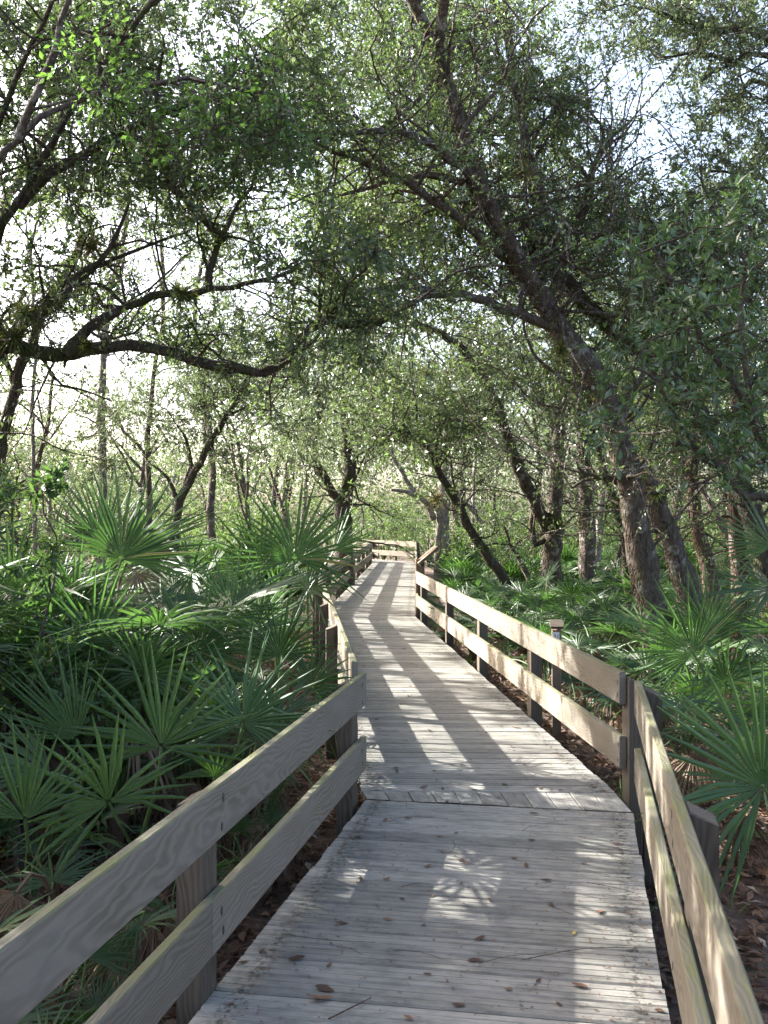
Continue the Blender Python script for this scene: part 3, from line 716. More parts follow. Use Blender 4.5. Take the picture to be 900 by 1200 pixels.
# --- crooked tree left of centre
b = base_at(205, 16)
t = Tree('oak_tree', 'crooked small oak with mossy forked trunk behind the left palmettos', 'tree', b, 'bark_dark', 'oak_grey', leaf_len=.068)
t.limb([b] + pl([(205, 610), (222, 566), (240, 530), (262, 492), (276, 474), (292, 442), (312, 420)], 16, 15.5), .10, .035, 'trunk', 9)
t.limb(pl([(212, 580), (224, 545), (218, 515), (208, 500)], 16, 16), .045, .015); t.limb(pl([(208, 590), (198, 560), (178, 545)], 16, 16), .045, .012)
t.limb(pl([(276, 474), (270, 430), (285, 380)], 15.8, 15.5), .03, .012); t.limb(pl([(262, 492), (300, 470), (330, 455)], 15.8, 15.2), .025, .01)
t.fill(270, 400, 90, 55, 14.5, 17, 26, .65, 260, GAPS); t.fill(230, 490, 80, 50, 14.5, 17, 20, .65, 240); t.fill(320, 470, 60, 50, 14.5, 16.5, 14, .6, 240); t.fill(150, 510, 50, 40, 15, 17, 8, .6, 220)
t.finish()
# --- forked tree left of the far boardwalk
b = base_at(402, 24)
t = Tree('oak_tree', 'stout forked oak standing left of the far end of the boardwalk', 'tree', b, 'bark_dark', 'oak_grey', leaf_len=.085)
t.limb([b] + pl([(402, 640), (401, 610), (400, 590)], 24, 24), .25, .19, 'trunk', 11, .015, .2)
t.limb(pl([(399, 592), (386, 570), (374, 548), (368, 525), (374, 490), (372, 450)], 24, 23.5), .12, .05); t.limb(pl([(401, 594), (409, 560), (407, 520), (402, 480), (396, 440)], 24, 24), .17, .06)
t.limb(pl([(408, 560), (418, 525), (428, 490), (440, 450)], 24, 24), .09, .04)
for a in ((390, 450, 80, 70, 34, 260), (350, 500, 50, 50, 14, 240), (440, 470, 50, 50, 16, 240), (400, 380, 80, 50, 18, 240)): t.fill(*a[:4], 22, 26, a[4], .95, a[5])
t.sprays(40, 1, 2.6, .03, 6); t.moss(200)
t.finish()
# --- far pale tree by the sign
b = base_at(520, 30)
t = Tree('oak_tree', 'far pale trunk with a sunlit branch bending left, right of the end railing', 'tree', b, 'bark_pale', 'oak_grey', leaf_len=.10)
t.limb([b] + pl([(519, 640), (519, 600), (522, 550), (525, 500)], 30, 30), .26, .12, 'trunk', 9)
t.limb([P(512, 690, 28.5)] + pl([(513, 640), (515, 600), (506, 588)], 28.5, 28.5), .10, .09); t.limb(pl([(508, 608), (500, 590), (482, 578), (458, 574)], 28.5, 28), .11, .04); t.limb(pl([(486, 580), (470, 550), (458, 528), (450, 500)], 28.3, 28), .08, .04)
t.fill(490, 480, 70, 50, 28, 33, 22, 1.1, 240); t.fill(540, 500, 50, 60, 29, 33, 14, 1.1, 240)
t.finish()
# --- slender leaning tree
b = base_at(600, 18)
t = Tree('oak_tree', 'slender dark tree leaning far left in front of the straight grey trunk', 'tree', b, 'bark_dark', 'oak', leaf_len=.075)
t.limb([b] + pl([(592, 685), (570, 650), (546, 612), (530, 582), (514, 552), (508, 535), (490, 515), (462, 502)], 18, 17), .12, .04, 'trunk', 9)
t.limb(pl([(537, 598), (530, 560), (528, 535)], 17.7, 17.7), .03, .012); t.limb(pl([(508, 535), (518, 500), (535, 470)], 17.3, 17.5), .04, .012)
t.fill(470, 480, 70, 40, 16, 18.5, 22, .65, 260); t.fill(540, 470, 50, 40, 16.5, 18.5, 12, .65, 240); t.sprays(36, .6, 1.8, .018, 8); t.moss(260)
t.finish()
# --- straight grey trunk with long left limb
b = base_at(648, 20)
t = Tree('oak_tree', 'straight grey trunked oak forking low with a long limb arching left', 'tree', b, 'bark', 'oak_grey', leaf_len=.078)
t.limb([b] + pl([(648, 700), (648, 640), (652, 560), (656, 500), (661, 455), (655, 410), (640, 370)], 20, 19.5), .22, .06, 'trunk', 11, .015, .15)
t.limb(pl([(645, 625), (625, 585), (603, 538), (586, 485), (562, 440), (536, 404), (500, 384), (465, 380)], 20, 17), .15, .04)
t.limb(pl([(655, 540), (648, 500), (632, 455), (618, 415), (602, 386), (590, 360)], 20, 19), .08, .03); t.limb(pl([(590, 490), (570, 480), (545, 488)], 18.8, 18.6), .03, .012)
t.limb(pl([(625, 585), (624, 610), (626, 640), (645, 625)], 19.8, 19.9), .07, .06)
t.limb(pl([(626, 700), (612, 660), (598, 640), (590, 615)], 19.5, 19.3), .07, .02)
for a in ((530, 400, 90, 50, 26, 250), (600, 420, 70, 60, 22, 250), (640, 350, 70, 50, 18, 250), (690, 470, 50, 60, 12, 240), (560, 520, 50, 30, 8, 220), (680, 560, 40, 40, 8, 200)): t.fill(*a[:4], 17.5, 21.5, a[4], .75, a[5])
t.sprays(50, .8, 2.2, .022, 8); t.moss(260)
t.finish()
# --- right side trunks
def trunk_tree(label, px, Z, ctrl, r0, r1, bark, leaf, fills, ll=.07):
    b = base_at(px, Z); t = Tree('oak_tree', label, 'tree', b, bark, leaf, leaf_len=ll)
    t.limb([b] + pl(ctrl, Z), r0, r1, 'trunk', 9, .012, .15)
    for f in fills: t.fill(*f)
    t.sprays(30, .5, 1.6, .016, 6); t.moss(240)
    t.finish()
trunk_tree('reddish lichen spotted trunk near the right edge behind palmetto fans', 868, 12.8, [(868, 700), (862, 610), (858, 540), (862, 460), (850, 390)], .12, .07, 'bark_red', 'oak', [(850, 400, 70, 70, 12, 14, 22, .5, 260), (860, 520, 40, 60, 12.2, 14, 10, .45, 220)])
trunk_tree('leaning reddish trunk between the twin trunk oak and the right edge', 845, 13.6, [(840, 720), (826, 655), (814, 600), (810, 560), (818, 500), (806, 440)], .14, .06, 'bark_red', 'oak', [(790, 470, 60, 60, 12.8, 15, 18, .5, 260), (800, 540, 50, 40, 13.5, 15.5, 8, .5, 220)])
trunk_tree('thin pale trunk far behind, left of the twin trunk oak', 700, 24, [(700, 650), (704, 590), (713, 540), (730, 470)], .10, .05, 'bark_pale', 'oak_grey', [(720, 470, 60, 60, 23, 26, 18, .9, 240), (700, 560, 40, 40, 24, 27, 8, .9, 200)], .085)
trunk_tree('thin dark trunk in shade just left of the big leaning oak', 738, 17, [(733, 650), (722, 595), (706, 540), (694, 500), (690, 460)], .085, .04, 'bark_dark', 'oak', [(690, 440, 50, 50, 16, 18, 14, .6, 220)], .07)

# --- sunlit crowns behind the near oaks
b = base_at(-70, 17)
t = Tree('oak_tree', 'sunlit oak behind the upper left limbs, its pale crown filling the sky', 'tree', b, 'bark', 'oak_grey', leaf_len=.075)
t.limb([b] + pl([(-60, 560), (-40, 400), (0, 250), (60, 150), (130, 80)], 17, 16.5), .2, .04, 'trunk', 9)
t.limb(pl([(0, 250), (80, 220), (160, 170), (250, 140)], 16.8, 16), .06, .02); t.limb(pl([(60, 150), (50, 50), (40, -40)], 16.6, 16), .05, .02)
t.fill(110, 110, 160, 120, 14, 19, 40, .8, 190, GAPS); t.fill(270, 190, 90, 90, 14, 18, 18, .75, 180, GAPS)
t.finish()
b = base_at(690, 19)
t = Tree('oak_tree', 'sunlit oak far behind the leaning oak, its pale crown filling the upper right centre', 'tree', b, 'bark', 'oak_grey', leaf_len=.078)
t.limb([b] + pl([(688, 600), (680, 480), (660, 360), (640, 240), (610, 140)], 19, 18.5), .18, .05, 'trunk', 9)
t.limb(pl([(660, 360), (700, 270), (720, 200)], 18.8, 18.8), .06, .02); t.limb(pl([(640, 240), (580, 170), (520, 130)], 18.6, 18), .06, .02)
t.fill(610, 140, 160, 120, 16, 21, 44, .85, 190, GAPS); t.fill(430, 160, 90, 120, 15, 19, 22, .8, 190, GAPS); t.fill(760, 280, 110, 90, 17, 21, 22, .85, 180, GAPS)
t.finish()
# --- tree over the upper right
b = base_at(1090, 13)
t = Tree('oak_tree', 'oak outside the right edge with dark limbs reaching in against bright sky', 'tree', b, 'bark_dark', 'oak_grey', leaf_len=.07)
t.limb([b] + pl([(1080, 600), (1060, 380), (1020, 200), (980, 90)], 13), .30, .15, 'trunk', 10)
t.limb(pl([(990, 110), (900, 42), (842, 32), (800, 24), (765, 10)], 13, 12.5), .10, .022); t.limb(pl([(1000, 130), (900, 66), (862, 72), (835, 84), (822, 94)], 13, 12.5), .06, .015)
t.limb(pl([(1015, 190), (900, 98), (862, 114), (838, 130), (806, 134)], 13, 12.5), .055, .015); t.limb(pl([(862, 72), (820, 62), (770, 66)], 12.6, 12.4), .03, .012)
t.limb(pl([(1040, 290), (930, 230), (880, 205), (830, 200)], 13, 13), .05, .015); t.limb(pl([(980, 90), (940, -20), (860, -80)], 13, 12.5), .09, .03)
for a in ((830, 35, 80, 45, 22, 240), (870, 90, 50, 50, 14, 220), (860, 190, 60, 60, 20, 240), (800, 240, 55, 50, 14, 220), (780, 20, 50, 40, 8, 200), (880, 290, 50, 60, 14, 220), (710, 10, 40, 30, 6, 200), (850, -40, 120, 40, 14, 240)): t.fill(*a[:4], 11.5, 14, a[4], .55, a[5], GAPS)
t.sprays(50, .6, 1.8, .016, 8)
t.finish()
# --- glossy dark foreground tree on the right
b = base_at(1010, 7)
t = Tree('laurel_tree', 'glossy dark leaved tree pushing in from the right in front of the trunks', 'tree', b, 'bark_dark', 'laurel', leaf_len=.085, aspect=.36)
t.limb([b] + pl([(1000, 760), (960, 640), (905, 585), (872, 582), (842, 548), (812, 528), (790, 520)], 7, 6.9), .05, .018, 'trunk', 9)
t.limb(pl([(930, 610), (900, 540), (870, 470), (830, 400), (790, 340), (765, 290)], 7, 6.6), .035, .01); t.limb(pl([(890, 520), (870, 420), (870, 340), (880, 270)], 7, 7), .03, .01); t.limb(pl([(842, 548), (800, 500), (770, 450), (740, 430)], 6.9, 6.7), .02, .008)
for a in ((800, 330, 90, 60, 12, 70), (850, 410, 70, 80, 13, 70), (780, 470, 80, 40, 9, 60), (850, 510, 50, 40, 7, 70), (870, 280, 40, 60, 6, 70), (760, 400, 60, 50, 7, 60)): t.fill(*a[:4], 6.2, 7.8, a[4], .30, a[5], tw=6, sub=2)
t.finish()

# ------------------------------------------------------------------ woods behind
def bg_tree(x, y, h, sp, nl, ll, bark, leaf, label, group, lanes=True, name='oak_tree', low=.35):
    b = np.array([x, y, float(ground_z(x, y))]); t = Tree(name, label, 'tree', b, bark, leaf, group, ll)
    lean = rng.normal(0, .08 * h, 2); top = b + [lean[0], lean[1], h * .62]
    t.limb([b, b + [lean[0] * .2, lean[1] * .2, h * .25], b + [lean[0] * .6, lean[1] * .6, h * .45], top], .016 * h + .02, .01 * h, 'trunk', 7, .02, .2, .4)
    for k in range(5):
        a = k * 2.4 + rng.random(); e = b + np.array([math.cos(a) * sp * rng.uniform(.4, .8), math.sin(a) * sp * rng.uniform(.4, .8), h * rng.uniform(.5, .85)])
        s0 = t.samples[0]; st = s0[int(len(s0) * rng.uniform(.4, .95)), :3]
        t.limb([st, (st + e) / 2 + [0, 0, .1 * h], e], .008 * h, .003 * h, 'limb', 6, .03, 0, .5)
    nc = 34
    for k in range(nc):
        v = unit(rng.normal(0, 1, 3)) * rng.uniform(.45, 1.0) ** .5
        c = b + np.array([v[0] * sp, v[1] * sp, h * (low + (1 - low) * (.5 + .5 * v[2]))])
        t.clump(c, sp * .26, nl // nc, tw=5, sub=3)
    t.finish(lanes)
WL = 'grey green oak in the sunny woods far behind the boardwalk'
spots = []
for x, y, h, sp in ((-1.5, 44, 10, 4.5), (3, 40, 10, 4.5), (6.5, 34, 10, 4.2), (10, 30, 10, 4), (9, 22, 9.5, 3.6), (13, 38, 11, 4.5), (7.5, 27, 9, 3.4), (-5, 38, 8, 3.6), (-8, 33, 6.5, 3.2), (4, 52, 12, 5), (-6, 54, 11, 5), (16, 28, 10, 4), (-3, 31, 7.5, 3.0), (10.5, 17, 8.5, 3.0), (12, 46, 12, 5)):
    bg_tree(x, y, h, sp, 7000, .125 if y > 30 else .10, 'bark', 'oak_grey', where(x, y, 'grey green woodland oak', 'far'), 'oaks in the woods behind')
for x, y, h, sp in ((-11, 30, 4.6, 2.6), (-15, 34, 5, 3), (-12.5, 40, 5.6, 3.2), (-18, 42, 6, 3.4), (-8.5, 26, 4.2, 2.2), (-20, 50, 6.5, 4), (-10, 48, 6.5, 3.6)):
    bg_tree(x, y, h, sp, 5000, .12, 'bark_pale', 'woods', where(x, y, 'low pale young tree', 'far'), 'young trees in the open woods at left', low=.12, name='young_tree')
for x, y, h, sp, n in ((-8.6, 7.2, 7.5, 2.6, 26000), (-6.6, 4.4, 6.2, 2.2, 22000), (-11.5, 10.5, 8.5, 3.0, 15000), (-7.2, 1.6, 7, 2.4, 16000), (-5.3, 5.2, 5.4, 1.8, 16000), (-5.4, 2.8, 5.6, 1.9, 16000), (-10.5, 14.5, 8, 2.8, 22000), (-11.5, 18.5, 8, 3.0, 22000), (-13, 23, 8.5, 3.0, 20000)):
    bg_tree(x, y, h, sp, n, .115, 'bark', 'oak', 'unseen dense oak added outside the left edge to shade the boards', 'added shade oaks outside the left edge', low=.22)  # unseen trees, added to throw shade on the boardwalk
def slim(x, y, h, bark, leaf, label):
    b = np.array([x, y, float(ground_z(x, y))]); t = Tree('slim_tree', label, 'tree', b, bark, leaf, 'slim trunks in the woods', .09 if y < 28 else .12)
    p = [b]
    d = np.array([rng.normal(0, .22), rng.normal(0, .12), 1.0])
    for q in range(5): d = unit(d + rng.normal(0, .13, 3)); p.append(p[-1] + d * h * .2)
    r = rng.uniform(.045, .11); t.limb(p, r, r * .35, 'trunk', 7, .015, .2, .35)
    A = t.samples[0]
    for q in range(3):
        k = int(len(A) * rng.uniform(.35, .8)); e = A[k, :3] + unit(np.array([rng.normal(), rng.normal() * .5, .9])) * h * rng.uniform(.2, .4)
        t.limb([A[k, :3], (A[k, :3] + e) / 2 + rng.normal(0, .06 * h, 3), e], A[k, 3] * .6, .012, 'limb', 5, .02, 0, .35)
    t.sprays(16, .8, 2.2, .02, 5, zmin=.6)
    for q in range(9):
        v = rng.normal(0, 1, 3); t.clump(p[-1] + v * [h * .16, h * .16, h * .17], .75, 130, tw=5)
    t.finish()
ns = 0
while ns < 28:
    y = rng.uniform(15, 46); x = rng.uniform(-.36, .40) * y
    if (-2.6 < x < 2.4) or (x < -2 and y < 20): continue
    k = ns % 3; hh = rng.uniform(4, 6) if x < -5 else rng.uniform(5.5, 9)
    slim(x, y, hh, ('bark', 'bark_dark', 'bark_pale')[k], 'oak_grey' if k else 'oak', where(x, y, ('slim grey trunk', 'slim dark trunk', 'slim pale trunk')[k], 'far')); ns += 1
# bright bushes in the sun
def bush(x, y, h, sp, n, ll, leaf, label, cat='bush', group=None, name='bush', asp=.5, cr=.34):
    b = np.array([x, y, float(ground_z(x, y))]); t = Tree(name, label, cat, b, 'bark_dark', leaf, group, ll, asp)
    for k in range(5):
        a = k * 1.26 + rng.random(); e = b + np.array([math.cos(a) * sp * .5, math.sin(a) * sp * .5, h * rng.uniform(.55, .85)])
        t.limb([b, (b + e) / 2 + [0, 0, .12 * h], e], .012 * h + .006, .004, 'stem', 5, .015, 0, .25)
    nc = 22
    for k in range(nc):
        v = unit(rng.normal(0, 1, 3)) * rng.uniform(.3, 1.0) ** .5
        t.clump(b + np.array([v[0] * sp, v[1] * sp, h * (.52 + .48 * v[2])]), sp * cr, n // nc, tw=4, sub=3)
    t.finish()
BUSHES = []
for _ in range(40):
    y = random.uniform(26, 50); x = random.uniform(-.42, .42) * y
    if -2.6 < x < 2.2 and y < 40: continue
    BUSHES.append((x, y, random.uniform(1.6, 3.2), random.uniform(1.3, 2.2)))
for x, y, h, sp in BUSHES + list(((-.5, 42, 2.6, 1.6), (1.8, 41, 2.3, 1.5), (-3.2, 41, 2.8, 1.8), (3.6, 36, 2.4, 1.5), (5.2, 30, 2.2, 1.4), (2.6, 31, 1.9, 1.1), (-2.9, 27, 2.1, 1.2), (-4.6, 23, 2.0, 1.2), (-6.5, 28, 2.4, 1.6), (7.2, 31, 2.4, 1.5), (3.3, 25, 1.8, 1.0), (-6.2, 20, 1.9, 1.2), (-9, 22, 2.2, 1.5), (4.6, 41, 2.8, 1.7), (-5.5, 44, 3, 2), (8.4, 25, 2.2, 1.3))):
    bush(x, y, h, sp, 2000, .10 if y > 30 else .08, 'bush', where(x, y, 'sunny %s bush' % ('tall' if h > 2.6 else 'green' if h > 2 else 'low'), 'far'), 'bush', 'sunny bushes beyond the palmettos')

def far_woods():
    C = []
    for k in range(1300):
        a = rng.uniform(-.75, .75); d = rng.uniform(52, 78); x = math.tan(a) * d
        hmax = 5.0 if x < -8 else 10.5
        z = hmax * rng.random() ** 1.6
        n = 130; r = rng.uniform(.9, 1.8)
        C.append(np.array([x, d, z]) + rng.normal(0, 1, (n, 3)) * [r, r, r * .6])
    C = np.vstack(C); C = C[C[:, 2] > -.3]
    N = len(C); D = unit(rng.normal(0, 1, (N, 3))); Nn = unit(rng.normal(0, .8, (N, 3)) + [0, 0, .6]); L = rng.uniform(.16, .34, N)
    V, F = leaf_arrays(C, D, Nn, L, L * .55)
    tag(link('far_woods', mesh_from('far_woods', V, F, M['woods'])), 'pale distant woods closing the view', None, None, 'stuff')
far_woods()

# ------------------------------------------------------------------ saw palmettos
def frond_geo(g, base, hub, a, nrm, R, n=26, spread=R_(240), droop=.12, seed=0, split=.33, fold=.75, cup=.12, wmul=.92, pr=.008, jit=.03):
    r = np.random.default_rng(seed)
    base, hub, a, nrm = (np.asarray(v, float) for v in (base, hub, a, nrm))
    a = unit(a); nrm = unit(nrm - a * np.dot(a, nrm)); x = np.cross(a, nrm)
    L = np.linalg.norm(hub - base)
    if L > .05:
        c1 = base + np.array([0, 0, .55 * L]); c2 = hub - a * .3 * L
        t = np.linspace(0, 1, 7)[:, None]; pts = (1 - t) ** 3 * base + 3 * (1 - t) ** 2 * t * c1 + 3 * (1 - t) * t * t * c2 + t ** 3 * hub
        g.tube(pts, np.linspace(pr * 1.3, pr * .7, 7), 4, m=1, cap=False)
    dth = spread / n; half = spread / 2; st = np.array([.03, split, split + (1 - split) * .5, .97])
    for i in range(n):
        th = -half + (i + .5) * dth + r.normal(0, dth * .10)
        d = unit(a * math.cos(th) + x * math.sin(th) + nrm * (cup * (abs(math.sin(th)) + .2) + r.normal(0, jit)))
        w = unit(np.cross(nrm, d)); nn = np.cross(d, w)
        if r.random() < .05: continue
        bent = r.random() < .10; bz = r.uniform(.15, .45); bs = r.normal(0, .12)
        Rl = R * (1 - .22 * (abs(th) / half) ** 2) * r.uniform(.9, 1.06)
        hw0 = math.tan(min(dth / 2, .5)) * wmul; dr = droop * r.uniform(.5, 1.6)
        V = []
        for q, s in enumerate(st):
            rad = s * Rl; c = hub + d * rad - np.array([0, 0, 1.0]) * dr * Rl * s ** 2.5
            if s > split: c = c + w * (bs * (s - split) * Rl * .5) - np.array([0, 0, 1.0]) * (bz * Rl * (s - split) * (1.6 if bent else .12))
            hw = hw0 * rad if s <= split + 1e-6 else hw0 * split * Rl * (.66 if q == 2 else .06)
            V += [c - w * hw, c + nn * hw * fold * (1 if s > .1 else .3), c + w * hw]
        F = []
        for q in range(3): F += [[3 * q, 3 * q + 1, 3 * q + 4, 3 * q + 3], [3 * q + 1, 3 * q + 2, 3 * q + 5, 3 * q + 4]]
        g.add(V, F)
def frond_variant(k, dead=False):
    r = np.random.default_rng(100 + k); L = r.uniform(.55, .95); lean = r.uniform(.25, .75); R = r.uniform(.42, .56)
    hub = np.array([0, L * lean, L * math.sqrt(1 - lean * lean)]); T = unit(np.array([0, lean * 1.3, 1 - lean * .6])); g = Geo()
    if dead:
        a = unit(np.array([0, .55, -.85])); hub = np.array([0, .38, .35]); nrm = np.array([0, .8, .5]); frond_geo(g, (0, 0, 0), hub, a, nrm, R * .95, 20, R_(150), .25, k, .5, .9, -.1, .8, jit=.10)
        return g.mesh('frond', [M['palm_dead'], M['palm_dead']])
    a = unit(T + np.array([0, .25, -.15])); nrm = np.cross(np.array([1.0, 0, 0]), a) + np.array([0, 0, .3])
    frond_geo(g, (0, 0, 0), hub, a, nrm, R, int(r.integers(22, 29)), R_(r.uniform(210, 285)), r.uniform(.05, .22), k)
    return g.mesh('frond', [M['palm'], M['stalk']])
FV = [frond_variant(k) for k in range(12)]; FD = [frond_variant(50 + k, True) for k in range(4)]
def stem_mesh(k, h=.25):
    g = Geo(); r = np.random.default_rng(k)
    p = np.array([[0, 0, -.1], [r.normal(0, .04), r.normal(0, .04), h * .5], [r.normal(0, .06), r.normal(0, .06), h]])
    g.tube(spline(p, .06), .065, 7, rough=.15)
    for _ in range(30):
        a = r.uniform(0, 6.28); z = r.uniform(0, h); d = np.array([math.cos(a), math.sin(a), 0]); b0 = d * .05 + [0, 0, z]; e = b0 + d * r.uniform(.04, .14) + [0, 0, r.uniform(.05, .16)]
        s = np.cross(d, [0, 0, 1]) * .008; g.add([b0 - s, b0 + s, e], None, [[0, 1, 2]])
    return g.mesh('stem', M['palm_dead'])
SM = [stem_mesh(k) for k in range(4)]
def palmetto(x, y, label, group=None, n=11, sc=1.0, dead=2, erect=0.0, zoff=0, stem=True, th=0.0):
    z = float(ground_z(x, y)) + zoff
    t = thing('palmetto', label, 'palmetto', (x, y, z), random.uniform(0, 6.28), group)
    for i in range(n):
        f = link('frond', random.choice(FV), t, (random.uniform(-.05, .05), random.uniform(-.05, .05), .1 + th))
        s = sc * random.uniform(.75, 1.15)
        f.scale = (s, s, s); f.rotation_euler = (R_(random.uniform(-18, 14) - erect + (i / n - .5) * 24), R_(random.uniform(-8, 8)), i * 2.4 + random.uniform(-.4, .4))
    for i in range(dead):
        f = link('dead_frond', random.choice(FD), t, (0, 0, .1 + th * random.uniform(.6, 1))); s = sc * random.uniform(.8, 1.1); f.scale = (s, s, s); f.rotation_euler = (R_(random.uniform(-10, 10)), 0, random.uniform(0, 6.28))
    if stem: o = link('stem', random.choice(SM), t); o.scale = (1, 1, 1 + th / .25)
    return t
def hero(label, bx, by, fronds, group=None, n=6, sc=.9, dead=2, erect=0, light=False):
    """a palmetto with particular fans; each (hub px, py, Z, radius, axis, normal, n, spread, droop[, dead])"""
    t = palmetto(bx, by, label, group, n, sc, dead, erect); t.rotation_euler = (0, 0, 0)
    b = np.array(t.location)
    for i, f in enumerate(fronds):
        px, py, Z, R, a, nrm, k, spd, dr = f[:9]; g = Geo()
        frond_geo(g, (random.uniform(-.04, .04), random.uniform(-.04, .04), .12), P(px, py, Z) - b, a, nrm, R, k, R_(spd), dr, int(px * 7 + py) % 9999, split=.34, pr=.010)
        isd = len(f) > 9 and f[9] == 'dead'
        ms = [M['palm_dead'], M['palm_dead']] if isd else [M['palm_light'] if (light or (len(f) > 9 and f[9] == 'light')) else M['palm'], M['stalk']]
        o = link('dead_frond' if isd else 'frond', g.mesh('frond', ms), t)
    return t
CAMN = (0, -1, .25)
# left side
hero('dark palmetto with a broad upright fan just behind the nearest left rail post', -1.12, 4.7, [
    (189, 875, 4.45, .50, (0, .1, 1), (.1, -1, .3), 26, 215, .04), (128, 940, 4.15, .46, (-.25, -.2, .75), (.1, -.8, .6), 24, 240, .08), (252, 910, 4.6, .24, (0, -.3, .9), (0, -1, .4), 14, 210, .05)], n=3, sc=.6, dead=3)
hero('palmetto with a pale upright fan above the middle of the nearest left railing', -.98, 5.5, [
    (285, 847, 5.1, .56, (.1, .2, 1), (-.25, -.8, .45), 30, 250, .06, 'light'), (300, 870, 5.4, .45, (.7, .3, .35), (-.3, -.5, .8), 26, 250, .15), (330, 840, 6.0, .45, (.7, .2, .4), (-.3, -.6, .7), 26, 230, .15)], n=3, sc=.65, dead=3)
hero('tall palmetto with big dark fans high on the left beside a pale dead fan', -1.72, 6.4, [
    (142, 655, 6.0, .66, (.25, .1, 1), (.1, -1, .35), 30, 190, .02), (150, 650, 6.2, .66, (.9, 0, .55), (-.3, -.8, .4), 24, 130, .03), (120, 640, 6.3, .55, (-.15, .2, 1), (0, -1, .2), 24, 120, .02),
    (225, 672, 6.8, .44, (.2, -.4, .6), (0, -.7, .8), 28, 320, .08, 'light'), (183, 706, 5.9, .42, (1, 0, .08), (0, -.5, 1), 22, 130, .05), (160, 672, 6.4, .24, (.3, -.4, -.5), (0, -1, .3), 16, 150, .10, 'dead')], n=4, sc=1.0, dead=1)
hero('tall palmetto with upright fans in front of the far left railing', -.80, 7.6, [
    (345, 655, 7.0, .62, (.05, .1, 1), (.1, -1, .3), 30, 230, .04), (306, 668, 7.15, .55, (-.25, 0, .95), (0, -1, .25), 26, 170, .04), (392, 645, 8.0, .42, (.55, .1, .8), (-.2, -1, .25), 20, 150, .04), (360, 690, 7.0, .42, (.5, -.1, .35), (-.2, -.6, .8), 26, 280, .15), (325, 700, 7.4, .42, (-.2, -.4, .4), (0, -.7, .7), 26, 260, .1)], n=3, sc=.8, dead=3)
hero('palmetto at the left edge with long leaflets streaming up to the left', -1.72, 4.9, [
    (90, 866, 4.55, .52, (-.55, .1, .8), (.2, -1, .25), 22, 110, .02), (30, 960, 3.9, .42, (-.1, 0, 1), (.3, -1, .3), 20, 150, .02), (60, 905, 4.2, .5, (-1, 0, .25), (.1, -.6, .8), 22, 110, .08)], n=3, sc=.65, dead=4)
hero('low palmetto beneath the nearest left railing with a drooping bright frond', -1.2, 3.8, [
    (165, 1078, 3.75, .40, (-.55, -.25, -.55), (.2, -.9, .4), 18, 80, .15, 'light'), (20, 1045, 3.5, .40, (-.3, -.2, -.7), (.2, -1, .3), 18, 170, .2, 'dead')], n=3, sc=.62, dead=4)
hero('leafy palmetto with stacked upright fans beside the dark shrub at the left edge', -2.3, 6.5, [
    (14, 690, 6.2, .52, (-.3, -.1, .9), (.2, -1, .4), 26, 220, .06), (88, 712, 6.0, .5, (.1, -.2, .9), (.1, -.9, .5), 28, 240, .06)], n=5, sc=.9, dead=3)
hero('palmetto with three crowded fans in the middle of the left thicket', -1.62, 6.15, [
    (108, 752, 5.6, .5, (-.15, -.1, 1), (.1, -1, .4), 26, 220, .05), (232, 762, 5.8, .5, (.15, 0, 1), (-.1, -1, .4), 28, 230, .05), (272, 722, 6.5, .5, (.2, .1, 1), (-.15, -1, .35), 28, 220, .05, 'light'), (170, 790, 5.5, .46, (.1, -.3, .8), (0, -.8, .6), 26, 260, .1)], n=4, sc=.75, dead=3)
hero('palmetto pressing against the left rail between the two nearest bends', -.92, 6.75, [
    (328, 768, 6.3, .44, (.1, 0, 1), (-.1, -1, .4), 26, 230, .06), (366, 806, 6.2, .36, (.4, -.1, .7), (-.2, -.9, .5), 24, 240, .1), (300, 738, 6.7, .48, (0, .1, 1), (-.1, -1, .3), 28, 230, .05, 'light')], n=4, sc=.65, dead=3)
for x, y in ((-.92, 4.55), (-.72, 5.25), (-1.02, 3.35), (-1.15, 2.75), (-.62, 5.75)):
    palmetto(x, y, where(x, y, 'low half dead palmetto', 'left'), 'low palmettos under the nearest left railing', 6, .42, 5, -8)
fill_left = [(-2.7, 6.4), (-2.0, 7.5), (-1.5, 8.4), (-2.9, 8.1), (-3.6, 7.2), (-2.2, 9.2), (-3.2, 9.6), (-1.9, 10.6), (-4.2, 9.2), (-2.9, 11.2), (-4.0, 11.4), (-5.2, 10.4), (-2.3, 12.5), (-3.5, 13.2), (-5.0, 12.8), (-2.6, 14.6), (-4.4, 15.0), (-1.6, 3.2), (-6.2, 12.4), (-6.0, 15.2), (-2.6, 4.6), (-2.1, 6.1), (-1.75, 7.0), (-2.5, 8.5), (-3.2, 6.3), (-1.6, 9.4), (-2.7, 10.2), (-2.0, 13.6), (-3.0, 12.3), (-3.9, 8.4), (-4.6, 10.6), (-2.2, 15.8), (-2.2, 17.2), (-3.6, 17), (-1.35, 6.8), (-1.5, 12.0), (-2.4, 5.9), (-3.0, 5.9), (-2.9, 7.4), (-3.9, 6.6), (-2.3, 6.9), (-1.8, 6.0), (-3.4, 8.9), (-4.6, 7.9), (-5.4, 9.0), (-4.9, 13.9), (-6.6, 11), (-7.2, 14), (-3.3, 10.5)]
for x, y in fill_left:
    near = abs(x - np.interp(y, LE[:, 1], LE[:, 0])) < 1.3
    palmetto(x, y, where(x, y, 'saw palmetto', 'left'), 'palmettos in the left thicket', 12, .62 if near and y > 8 else (.62 if y < 5.6 and x > -1.65 else .95 if near or y < 4.5 else random.uniform(1.0, 1.25)), 4, 4,
             th=0 if near or y < 4.5 else (random.uniform(.25, .75) if y < 7.2 else random.uniform(.2, .6) if x < -3 else .1))
